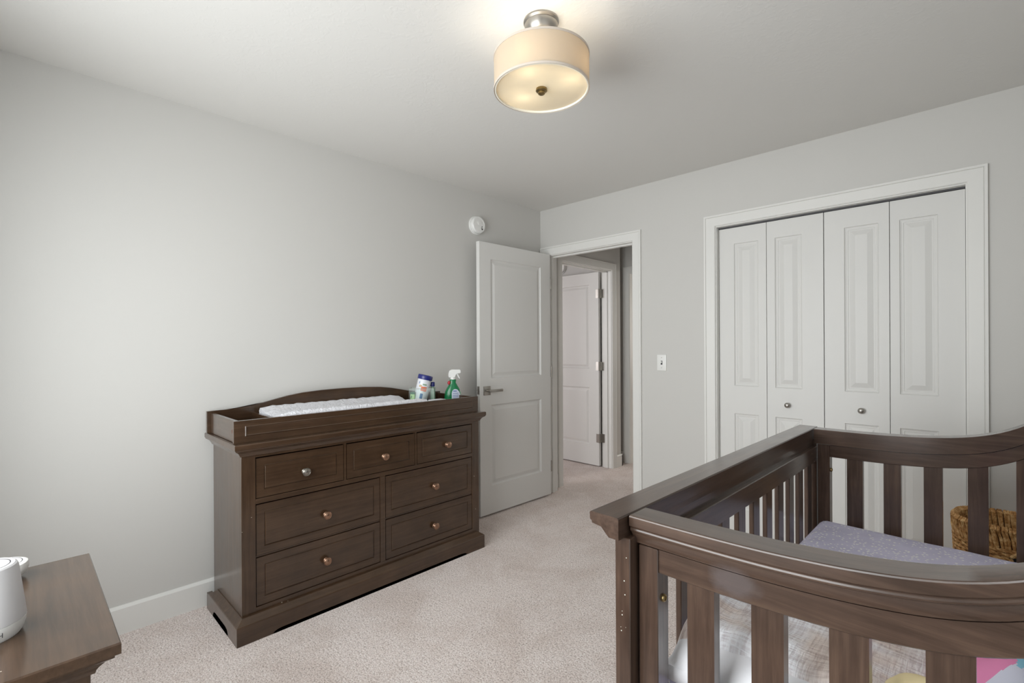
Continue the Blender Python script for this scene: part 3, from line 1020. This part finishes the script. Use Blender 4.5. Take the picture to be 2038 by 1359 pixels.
# clear tub holding toiletries
CTX, CTY, CTA = .222, -1.404, radians(46)
tb = thing('clear_tub', 'clear plastic tub of toiletries in the right bay of the changing tray', 'tub', (CTX, CTY, TF), CTA)
bm = BM()
TW, TD, TH = .0765, .052, .148
for d in ((-TW, TW, -TD, TD, 0, .003), (-TW, TW, -TD, -TD + .002, .003, TH), (-TW, TW, TD - .002, TD, .003, TH), (-TW, -TW + .002, -TD + .002, TD - .002, .003, TH), (TW - .002, TW, -TD + .002, TD - .002, .003, TH)):
    box(bm, *d)
obj('shell', bm, M['clear'], tb, local=True)
bm = BM()
for a, b in (((-TW, -TD), (TW, -TD)), ((TW, -TD), (TW, TD)), ((TW, TD), (-TW, TD)), ((-TW, TD), (-TW, -TD))):
    tube(bm, [(a[0], a[1], TH), (b[0], b[1], TH)], .0013, 8)
tube(bm, [(TW, -TD, .0), (TW, -TD, TH)], .0016, 8)
obj('rim', bm, M['palerim'], tb, local=True, label='pale rim of the clear tub')


def tub_at(x, y, z):
    return (CTX + x * cos(CTA) - y * sin(CTA), CTY + x * sin(CTA) + y * cos(CTA), TF + z)


# tilted white jar with navy lid
jr = thing('jar', 'white printed jar with a navy blue lid leaning in the clear tub', 'jar', tub_at(-.020, .000, .057))
jr.rotation_euler = (radians(-4), radians(13), CTA)
bm = BM(); lathe(bm, [(.036, .0), (.0415, .004), (.0425, .02), (.0425, .135), (.041, .150)], (0, 0, 0), 'z', 40)
jb = obj('body', bm, M['jar'], jr, local=True, smooth=True)
bm = BM(); lathe(bm, [(.0455, .148), (.0465, .151), (.0465, .172), (.045, .1755), (.040, .1765), (.039, .175), (.0001, .175)], (0, 0, 0), 'z', 48)
obj('lid', bm, M['blue'], jr, local=True, smooth=True)
bm = BM()
def patch(bm, a0, a1, z0, z1, rr, mi, n=8):
    A = [bm.verts.new((rr * sin(a0 + (a1 - a0) * k / n), -rr * cos(a0 + (a1 - a0) * k / n), z0)) for k in range(n + 1)]
    B = [bm.verts.new((rr * sin(a0 + (a1 - a0) * k / n), -rr * cos(a0 + (a1 - a0) * k / n), z1)) for k in range(n + 1)]
    for k in range(n):
        bm.faces.new((A[k], A[k + 1], B[k + 1], B[k])).material_index = mi
patch(bm, -.15, .75, .076, .104, .0429, 0); patch(bm, -.5, -.05, .098, .112, .0429, 1); patch(bm, -.05, .35, .028, .060, .0429, 2); patch(bm, .0, .6, .112, .122, .0429, 3); patch(bm, -.62, -.5, .118, .132, .0429, 2); patch(bm, .30, .62, .074, .086, .0429, 0)
obj('printed_label', bm, None, jb, local=True, smooth=True, mats=[M['orange'], M['tan_ink'], M['teal'], M['sage']])
# little bottle with blue cap
bb = thing('small_bottle', 'small pale green bottle with a blue cap in the clear tub', 'bottle', tub_at(.0585, .039, .003), CTA)
bm = BM(); loft_sections(bm, [(0, 0, 0, .014, .009), (0, 0, .006, .016, .010), (0, 0, .125, .016, .010), (0, 0, .140, .012, .010), (0, 0, .147, .010, .010), (0, 0, .152, .010, .010)], 24, 2.4)
obj('body', bm, M['sage'], bb, local=True, smooth=True)
bm = BM(); lathe(bm, [(.0135, .152), (.0145, .156), (.0140, .176), (.012, .180), (.0001, .181)], (0, 0, 0), 'z', 24)
obj('cap', bm, M['blue'], bb, local=True, smooth=True)
# green carton
gc = thing('green_carton', 'small lime and dark green carton at the left side of the clear tub', 'carton', tub_at(-.060, -.031, .003), CTA)
bm = BM(); box(bm, -.0095, .0165, -.0105, .0105, 0, .122, .001, 1)
obj('box', bm, M['lime'], gc, local=True)
bm = BM(); box(bm, -.0100, .0170, -.0112, .0110, .110, .1225); prism(bm, [(-.006, .086), (-.002, .084), (.001, .098), (-.003, .104)], lambda a, b, d: (a, -.0112 + d, b), 0, .0006)
obj('printed_band', bm, M['dkgreen'], gc, local=True)

# ---------------------------------------------------------------- nightstand at the left front
ns = thing('nightstand', 'dark brown nightstand in the lower left corner carrying the white devices', 'nightstand', (1.259, -3.30, 0))
NX0, NX1, NY0, NY1 = .965, 1.553, -3.575, -3.052
NZ = .70
bm = BM()
loft_rects(bm, NX0 + .042, NX1 - .042, NY0 + .010, NY1 - .042, [(0, NZ - .062), (.006, NZ - .060), (.008, NZ - .053), (.012, NZ - .047), (.020, NZ - .038), (.030, NZ - .032), (.033, NZ - .030), (.033, NZ - .026), (.042, NZ - .022), (.042, NZ - .003), (.040, NZ)])
for v_ in bm.verts:
    v_.co.y = max(v_.co.y, NY0)
obj('top', bm, M['wood_x'], ns)
bx0, bx1, by0, by1 = NX0 + .042, NX1 - .042, NY0 + .012, NY1 - .042
bm = BM()
box(bm, bx0, bx1 - .02, by0, by0 + .02, .03, NZ - .06); box(bm, bx0, bx1 - .02, by1 - .02, by1, .03, NZ - .06)
box(bm, bx0, bx0 + .01, by0 + .02, by1 - .02, .08, NZ - .06)
box(bm, bx0 + .01, bx1 - .025, by0 + .02, by1 - .02, .10, .115)
obj('carcass', bm, M['wood_z'], ns)
for a, b in ((by1 - .058, by1), (by0, by0 + .058)):
    bm = BM(); box(bm, bx1 - .02, bx1, a, b, .06, NZ - .06, .001, 1)
    obj('stile', bm, M['wood_z'], ns)
for z0, z1 in ((.605, .642), (.395, .415), (.06, .13)):
    bm = BM(); box(bm, bx1 - .02, bx1, by0 + .058, by1 - .058, z0, z1)
    obj('rail', bm, M['wood_y'], ns)
for z0, z1 in ((.133, .392), (.418, .602)):
    bm = BM()
    w, h = by1 - by0 - .121, z1 - z0
    panel_slab(bm, w, h, .018, [(.033, .033, w - .033, h - .033)], DR_R, lambda p, q, d, z0=z0: (bx1 - .0035 - d, by0 + .0605 + p, z0 + q), both=False)
    dw = obj('drawer', bm, M['wood_y'], ns)
    bm = BM()
    lathe(bm, [(.0135, 0), (.0135, .003), (.007, .008), (.010, .017), (.0185, .020), (.0185, .0275), (.0080, .0315), (.0001, .0325)], (bx1 - .0045, (by0 + by1) / 2, (z0 + z1) / 2), 'x', 24)
    obj('knob', bm, M['bronze'], dw, smooth=True)
bm = BM()
prism(bm, foot_outline(bx0 - .03, bx1 + .03, .11, .028, .077), lambda a, b, d: (a, by1 + .03 - d, b), 0, .022)
prism(bm, foot_outline(by0 + .002, by1 + .008, .10, .028, .077), lambda a, b, d: (bx1 + .03 - d, a, b), 0, .022)
prism(bm, foot_outline(by0 + .002, by1 + .008, .10, .028, .077), lambda a, b, d: (bx0 - .03 + d, a, b), 0, .022)
loft_rects(bm, bx0 - .03, bx1 + .03, by0 + .032, by1 + .03, [(0, .077), (-.030, .099), (-.034, .099)])
obj('plinth', bm, M['wood_x'], ns)

# sound machine (tapered) and puck device
MX, MY = 1.340, -3.240
sm = thing('sound_machine', 'white tapered sound machine standing nearest the camera on the nightstand', 'sound machine', (MX, MY, NZ))
bm = BM(); lathe(bm, [(.052, .0), (.056, .006), (.0600, .020), (.0610, .030)], (MX, MY, NZ), 'z', 64)
lb = obj('base_ring', bm, M['plastic'], sm, smooth=True, label='glossy white base ring')
bm = BM(); lathe(bm, [(.0605, .0305), (.0610, .033), (.0500, .132), (.0480, .138), (.0445, .1405), (.0385, .1405), (.0375, .1395), (.0365, .1405), (.0001, .1410)], (MX, MY, NZ), 'z', 64)
shl = obj('shell', bm, M['matte_white'], sm, smooth=True)
bm = BM(); lathe(bm, [(.0383, .1402), (.0383, .1408), (.0372, .1408), (.0372, .1402), (.0383, .1402)], (MX, MY, NZ), 'z', 64)
obj('seam', bm, M['grey'], shl)
# mark on the base ring: a single letter lying on its side
am = math.atan2(CAMP.y - MY, CAMP.x - MX) + radians(21)
def ring_pt(x, y, d):
    rr = .0595 + d
    a = am + x / .0595
    return (MX + rr * cos(a), MY + rr * sin(a), NZ + .0165 + y)
bm = text_mesh('H', .0135, .0012, ring_pt, 0.0)
obj('letter', bm, M['grey'], lb)
QX, QY = 1.02, -3.222
pk = thing('puck_device', 'round flat white device half hidden behind the sound machine on the nightstand', 'device', (QX, QY, NZ))
bm = BM(); lathe(bm, [(.030, 0), (.036, .003), (.046, .012), (.0505, .024), (.0505, .032), (.0485, .038), (.043, .0405), (.039, .0405), (.038, .0395), (.037, .0405), (.0001, .0410)], (QX, QY, NZ), 'z', 56)
pb = obj('body', bm, M['plastic'], pk, smooth=True)
bm = BM(); lathe(bm, [(.0390, .0402), (.0390, .0408), (.0378, .0408), (.0378, .0402), (.0390, .0402)], (QX, QY, NZ), 'z', 56)
obj('seam', bm, M['grey'], pb)

# ---------------------------------------------------------------- crib (own frame: x across, y along, origin at the near left corner)
cr_ = thing('crib', 'dark brown wooden sleigh crib with slatted sides in the right foreground', 'crib', (2.178, -2.376, 0), -0.0165)
CL = 1.482
RZ = .935
L = dict(parent=cr_, local=True)
# front rail cap with cove moulding underneath
capsec = [(0, RZ - .003), (.003, RZ), (.066, RZ), (.068, RZ - .003), (.068, RZ - .030), (.0685, RZ - .043), (.046, RZ - .043), (.046, RZ - .041), (.040, RZ - .038), (.035, RZ - .029), (.029, RZ - .026), (.006, RZ - .023), (.005, RZ - .019), (.001, RZ - .016)]
bm = BM()
prism(bm, capsec, lambda a, b, d: (a, d, b), 0, CL)
obj('front_rail_cap', bm, M['crib_y'], **L)
PU0, PU1 = .022, .072
bm = BM()
box(bm, .050, .0685, PU1, CL - PU1, RZ - .068, RZ - .043)
box(bm, .046, .082, PU1, CL - PU1, RZ - .128, RZ - .068, .002, 1)
obj('front_rail', bm, M['crib_y'], **L)
bm = BM(); box(bm, .046, .082, PU1, CL - PU1, .17, .25, .002, 1)
obj('front_bottom_rail', bm, M['crib_y'], **L)
for y0 in (PU0, CL - PU1):
    bm = BM(); box(bm, .046, .080, y0, y0 + .050, 0, RZ - .043, .0015, 1)
    obj('front_post', bm, M['crib_z'], **L)
# pale nicks on the near front post
for s, z, rr in ((.072, .853, .0011), (.067, .806, .0014), (.0685, .779, .0013), (.062, .737, .0013), (.062, .7445, .0008), (.070, .715, .0006), (.060, .705, .0012), (.059, .712, .0007)):
    bm = BM(); lathe(bm, [(rr, .0221), (rr * .7, .0214), (.0001, .0213)], (s, 0, z), 'y', 8)
    obj('paint_fleck', bm, M['cream'], label='pale fleck on the front post', **L)
# front slats
ys = [.165 + .1185 * k for k in range(11)]
slat0 = None
for k, y0 in enumerate(ys):
    bm = BM(); box(bm, .057, .071, y0 - .0265, y0 + .0265, .25, RZ - .128, .002, 1)
    obj('front_slat', bm, M['crib_z'], **L)
# end panels
def zt(s):
    P = [(.07, .935), (.20, .9355), (.31, .938), (.40, .9435), (.46, .950), (.515, .959), (.565, .972), (.61, .990), (.65, 1.013), (.69, 1.045), (.73, 1.085), (.77, 1.120), (.81, 1.142), (.85, 1.150)]
    for i in range(len(P) - 1):
        if s <= P[i + 1][0]:
            p0, p1, p2, p3 = P[max(i - 1, 0)], P[i], P[i + 1], P[min(i + 2, len(P) - 1)]
            t = (s - p1[0]) / (p2[0] - p1[0])
            m1 = (p2[1] - p0[1]) / (p2[0] - p0[0]) * (p2[0] - p1[0])
            m2 = (p3[1] - p1[1]) / (p3[0] - p1[0]) * (p2[0] - p1[0])
            return (2 * t**3 - 3 * t * t + 1) * p1[1] + (t**3 - 2 * t * t + t) * m1 + (-2 * t**3 + 3 * t * t) * p2[1] + (t**3 - t * t) * m2
    return P[-1][1]


def sweep(bm, sec, s0, s1, to3d, n=40):
    rings = []
    for k in range(n + 1):
        s = s0 + (s1 - s0) * k / n
        rings.append([bm.verts.new(to3d(s, v_, zt(s) + z)) for v_, z in sec])
    m_ = len(sec)
    for a, b in zip(rings, rings[1:]):
        for k in range(m_):
            bm.faces.new((a[k], a[(k + 1) % m_], b[(k + 1) % m_], b[k]))
    for rg in (rings[0], rings[-1][::-1]):
        fc = bm.faces.new(rg)
        bmesh.ops.triangulate(bm, faces=[fc])


ECAP = [(0.001, 0), (.0618, 0), (.0641, -.0009), (.065, -.0032), (.065, -.020), (.061, -.0235), (.0602, -.0255), (.0608, -.0285), (.0602, -.031), (.056, -.034), (.052, -.040), (.050, -.046), (.0485, -.051), (.0485, -.056), (0, -.056), (0, -.001)]
ERAIL = [(.009, -.0590), (.018, -.0590), (.018, -.0555), (.034, -.0555), (.034, -.0590), (.0445, -.0590), (.0445, -.103), (.0425, -.105), (.011, -.105), (.009, -.103)]
slats = [.112 + .1128 * k for k in range(5)]
for near in (True, False):
    if near:
        e3 = lambda s, v_, z: (s, .096 - v_, z)
    else:
        e3 = lambda s, v_, z: (s, 1.400 + v_, z)
    bm = BM(); sweep(bm, ECAP, .073, .795, e3)
    obj('end_cap', bm, M['crib_x'], smooth=True, angle=0.35, **L)
    bm = BM(); sweep(bm, ERAIL, .125, .752, e3)
    obj('end_rail', bm, M['crib_x'], smooth=True, angle=0.35, **L)
    bm = BM(); a, b = sorted((e3(0, .006, 0)[1], e3(0, .0485, 0)[1])); box(bm, .0845, .1255, a, b, 0, RZ - .0585, .0015, 1)
    obj('end_post', bm, M['crib_z'], **L)
    a, b = sorted((e3(0, .015, 0)[1], e3(0, .039, 0)[1]))
    for s0 in slats:
        bm = BM()
        box(bm, s0 + .068, s0 + .068 + .050, a, b, .25, .80)
        for v_ in bm.verts:
            if v_.co.z > .7:
                v_.co.z = zt(v_.co.x) - .104
        obj('end_slat', bm, M['crib_z'], **L)
    bm = BM(); box(bm, .1255, .752, a - .004, b + .004, .17, .25, .002, 1)
    obj('end_bottom_rail', bm, M['crib_x'], **L)
    bm = BM()
    bv = (.0485 + .006) / 2
    lathe(bm, [(.0075, 0), (.0075, .003), (.0065, .0045), (.0045, .0048), (.0040, .0030), (.0001, .0030)], (.1255, e3(0, bv, 0)[1], .777), 'x', 16)
    obj('bolt', bm, M['brass'], smooth=True, label='brass bolt', **L)
bm = BM(); box(bm, .752, .81, .05, .096, 0, 1.09, .002, 1); obj('back_post', bm, M['crib_z'], **L)
bm = BM(); box(bm, .752, .81, 1.400, 1.446, 0, 1.09, .002, 1); obj('back_post', bm, M['crib_z'], **L)
bm = BM(); box(bm, .795, .835, 0.02, CL - .02, 1.09, 1.15, .006, 2); obj('back_cap', bm, M['crib_y'], **L)
bm = BM(); box(bm, .765, .790, .096, 1.400, .17, 1.10); obj('back_panel', bm, M['crib_y'], **L)
bm = BM(); box(bm, .086, .762, .100, 1.396, .425, .445); obj('mattress_support', bm, M['crib_y'], **L)

CO = Vector((2.178, -2.376, 0))
CA = -0.0165
def cw(s, u_, z):
    return (CO.x + s * cos(CA) - u_ * sin(CA), CO.y + s * sin(CA) + u_ * cos(CA), z)


def soft_slab(bm, s0, s1, y0, y1, z0, z1, rr, nz=0.0, ns_=30, nu_=50, seed=0):
    """rounded mattress/pillow: height field over a flat base with rounded rim"""
    def corner(s, y):
        ds, dy = min(s - s0, s1 - s), min(y - y0, y1 - y)
        a = max(0, rr - ds); b = max(0, rr - dy)
        d = min(rr, math.hypot(a, b))
        return math.sqrt(max(0, rr * rr - d * d)) / rr
    top, bot = [], []
    for j in range(nu_ + 1):
        tj = j / nu_
        y = y0 + (y1 - y0) * (0.5 - 0.5 * cos(pi * tj))
        rt, rb = [], []
        for i in range(ns_ + 1):
            ti = i / ns_
            s = s0 + (s1 - s0) * (0.5 - 0.5 * cos(pi * ti))
            k = corner(s, y)
            zz = z1 - rr + rr * k + nz * noise.noise((s * 7 + seed, y * 7, seed)) * k
            rt.append(bm.verts.new((s, y, max(zz, z0 + .002))))
            rb.append(bm.verts.new((s, y, z0)))
        top.append(rt); bot.append(rb)
    for j in range(nu_):
        for i in range(ns_):
            bm.faces.new((top[j][i], top[j][i + 1], top[j + 1][i + 1], top[j + 1][i]))
            bm.faces.new((bot[j][i], bot[j + 1][i], bot[j + 1][i + 1], bot[j][i + 1]))
    for j in range(nu_):
        for i in (0, ns_):
            bm.faces.new((top[j][i], top[j + 1][i], bot[j + 1][i], bot[j][i]))
    for i in range(ns_):
        for j in (0, nu_):
            bm.faces.new((top[j][i], top[j][i + 1], bot[j][i + 1], bot[j][i]))


mt = thing('crib_mattress', 'crib mattress in a lavender grey sheet with white dashes inside the crib', 'mattress', cw(.40, .75, .445), CA)
bm = BM(); soft_slab(bm, -.305, .352, -.645, .640, 0, .145, .030, .004, 30, 60)
obj('fitted_sheet', bm, M['sheet'], mt, local=True, smooth=True, angle=2.0)

pw = thing('white_pillow', 'plump white cotton pillow lying under the muslin blanket at the near end of crib', 'pillow', cw(.33, .32, .592), CA)
bm = BM(); soft_slab(bm, -.225, .20, -.210, .19, 0, .085, .055, .014, 30, 30, 3)
obj('pillowcase', bm, M['cotton'], pw, local=True, smooth=True, angle=2.0)

# muslin blanket spread over the pillow and the mattress
mb = thing('muslin_blanket', 'crinkled tan and white muslin blanket spread over the pillow in the crib', 'blanket', cw(.33, .40, .592), CA)
bm = BM()
NI, NJ = 90, 90
def rect_dist(s, y, s0, s1, y0, y1):
    dx = max(s0 - s, 0, s - s1); dy = max(y0 - y, 0, y - y1)
    return math.hypot(dx, dy)
def mus_z(s, y):
    # s,y in crib frame
    d = rect_dist(s, y, .150, .48, .15, .46)
    h = .088 * max(0, 1 - (d / .16) ** 2) if d < .16 else 0
    h = .100 * (1 / (1 + (d / .085) ** 3))
    w = .010 * noise.noise((s * 11, y * 6, 2.0)) + .006 * noise.noise((s * 24, y * 15, 5.0))
    return .600 + h + w
verts = []
for j in range(NJ + 1):
    row = []
    for i in range(NI + 1):
        s = .100 + .428 * i / NI
        edge = .134 + .014 * sin(7 * s) + .012 * noise.noise((s * 9, 0, 1))
        y = edge + (.78 - edge) * (j / NJ) ** 1.15
        z = mus_z(s, y)
        fj, fi = max(0, 1 - j / 9), max(0, 1 - i / 9)
        z -= .052 * fj ** 2.2 + .050 * fi ** 2.0
        s += .016 * (1 - fi) * 0 - .0 * fi
        y += .010 * fj * noise.noise((s * 20, 3, 1)) + .012 * fi ** 2
        z += .012 * sin(pi * min(1, i / 14)) * (.5 + noise.noise((y * 14, 2, 7)))
        z = max(z, .6035)
        row.append(bm.verts.new((s - .33, y - .40, z - .592)))
    verts.append(row)
for j in range(NJ):
    for i in range(NI):
        bm.faces.new((verts[j][i], verts[j][i + 1], verts[j + 1][i + 1], verts[j + 1][i]))
bmesh.ops.recalc_face_normals(bm, faces=bm.faces)
bmesh.ops.solidify(bm, geom=bm.faces[:], thickness=.009)
obj('cloth', bm, M['muslin'], mb, local=True, smooth=True, angle=2.0)


def blob(name, label, cat, c_, rad, m, seed, partname):
    t = thing(name, label, cat, c_, CA)
    bm = BM()
    bmesh.ops.create_uvsphere(bm, u_segments=32, v_segments=20, radius=1)
    for v_ in bm.verts:
        k = 1 + .06 * noise.noise(v_.co * 1.6 + Vector((seed, 0, 0)))
        v_.co = Vector((v_.co.x * rad[0] * k, v_.co.y * rad[1] * k, (v_.co.z + 1) * rad[2] * k))
    obj(partname, bm, m, t, local=True, smooth=True, angle=2.0)
    return t


blob('plush_toy', 'pale yellow rounded plush toy lying on the muslin blanket behind the crib slats', 'toy', cw(.517, .160, .692), (.056, .034, .034), M['yellow'], 2, 'body')
pt = thing('plush_cushion', 'pink, blue and lavender plush cushion at the right edge behind the crib slats', 'cushion', cw(.622, .29, .592), CA)
bm = BM(); bmesh.ops.create_uvsphere(bm, u_segments=120, v_segments=80, radius=1)
for v_ in bm.verts:
    k = 1 + .04 * noise.noise(v_.co * 2)
    v_.co = Vector((v_.co.x * .085 * k, v_.co.y * .15 * k, (v_.co.z + 1) * .092 * k))
for fc in bm.faces:
    c_ = fc.calc_center_median()
    a = c_.x * 1.0 + (c_.z - .09) * .9
    fc.material_index = 2 if (c_.x > -.013 and c_.y > -.030) else (0 if c_.y > -.052 + .94 * (c_.x + .047) else 1)
obj('cover', bm, None, pt, local=True, smooth=True, angle=2.0, mats=[M['pink'], M['lilac'], M['sky']])

# ---------------------------------------------------------------- woven basket by the closet
KX, KY = 2.858, -.230
bk = thing('woven_basket', 'tall brown woven seagrass basket on the floor behind the far end of crib', 'basket', (KX, KY, 0))
KH = .515
KP = 2.6
_tab = []
_prev = None
for q_ in range(2001):
    a_ = 2 * pi * q_ / 2000
    p_ = (.205 * math.copysign(abs(cos(a_)) ** (2 / KP), cos(a_)), .150 * math.copysign(abs(sin(a_)) ** (2 / KP), sin(a_)))
    _tab.append((a_, (_tab[-1][1] + math.hypot(p_[0] - _prev[0], p_[1] - _prev[1])) if _prev else 0.0))
    _prev = p_
import bisect
_len = [t_[1] for t_ in _tab]


def ell(w_, z, grow=0.0):
    t_ = (w_ / (2 * pi)) % 1.0 * _len[-1]
    a = _tab[min(bisect.bisect_left(_len, t_), 2000)][0]
    t = z / KH
    rx = .172 + .024 * t + grow
    ry = .122 + .026 * t + grow
    ca, sa = cos(a), sin(a)
    return (KX + rx * math.copysign(abs(ca) ** (2 / KP), ca), KY + ry * math.copysign(abs(sa) ** (2 / KP), sa), z)


# inner wall, coloured dark to paint the shade between the strands
bm = BM()
NA = 64
zs = [0.004, .1, .2, .3, .4, KH - .02]
R1 = [[bm.verts.new(ell(2 * pi * k / NA, z, -.004)) for k in range(NA)] for z in zs]
R2 = [[bm.verts.new(ell(2 * pi * k / NA, z, -.010)) for k in range(NA)] for z in zs]
hole = lambda k, z: False
for a_, b_2 in zip(R1, R1[1:]):
    for k in range(NA):
        bm.faces.new((a_[k], a_[(k + 1) % NA], b_2[(k + 1) % NA], b_2[k]))
for a_, b_2 in zip(R2, R2[1:]):
    for k in range(NA):
        bm.faces.new((a_[k], b_2[k], b_2[(k + 1) % NA], a_[(k + 1) % NA]))
for k in range(NA):
    bm.faces.new((R1[-1][k], R1[-1][(k + 1) % NA], R2[-1][(k + 1) % NA], R2[-1][k]))
bm.faces.new(R1[0][::-1]); bm.faces.new(R2[0])
obj('inner_wall', bm, M['gap_shade'], bk)
# woven rows: pairs of twisted horizontal strands, vertical wrapped band at the rim
bm = BM()
z = .012
row = 0
while z < KH - .085:
    for ph in (0, pi):
        pts = []
        for k in range(120):
            a = 2 * pi * k / 120
            g = .003 + .0042 * sin(22 * a + ph + row * 1.7) + .0012 * noise.noise((k * .4, row, ph))
            pts.append(ell(a, z + .0045 * cos(22 * a + ph + row * 1.7), g))
        tube(bm, pts, .0052, 6, closed=True)
    z += .0165
    row += 1
obj('woven_body', bm, M['seagrass'], bk, smooth=True)
bm = BM()
for k in range(104):
    a = 2 * pi * k / 104
    j1, j2 = random.uniform(-.016, .016), random.uniform(-.012, .012)
    z0 = KH - .085 + random.uniform(-.004, .004)
    pts = [ell(a + j1 + .05, z0, .004), ell(a + j1 + .03, KH - .05, .007), ell(a + j2, KH - .010, .006), ell(a + j2, KH + .001, -.002), ell(a + j2, KH - .008, -.013), ell(a + j2 - .02, KH - .070, -.015)]
    tube(bm, pts, [.0050, .0066, .0064, .0062, .0060, .005], 6)
obj('wrapped_rim', bm, M['seagrass'], bk, smooth=True)
bm = BM()
for sgn in (-1,):
    for dz in (.0, .010):
        pts = [(KX + .03 + .05 * cos(a) , KY - .148 - .010, KH - .118 + dz * 0 + .034 * sin(a)) for a in [2 * pi * q / 24 for q in range(24)]]
    tube(bm, pts, .007, 6, closed=True)
obj('handle_hole_binding', bm, M['seagrass'], bk, smooth=True)
bm = BM()
lathe(bm, [(.0001, 0), (.044, 0), (.044, .002), (.0001, .002)], (0, 0, 0), 'y', 24)
for v_ in bm.verts:
    v_.co = Vector((KX + .03 + v_.co.x, KY - .148 + v_.co.y - .004, KH - .118 + v_.co.z * .62))
obj('handle_hole_shade', bm, M['dark'], bk, label='dark disc painting the shaded handle opening')  # flat dark disc laid on the wall as the shade of the opening

# tidy helper properties
for o in bpy.data.objects:
    if '_o' in o:
        del o['_o']
bpy.context.view_layer.update()
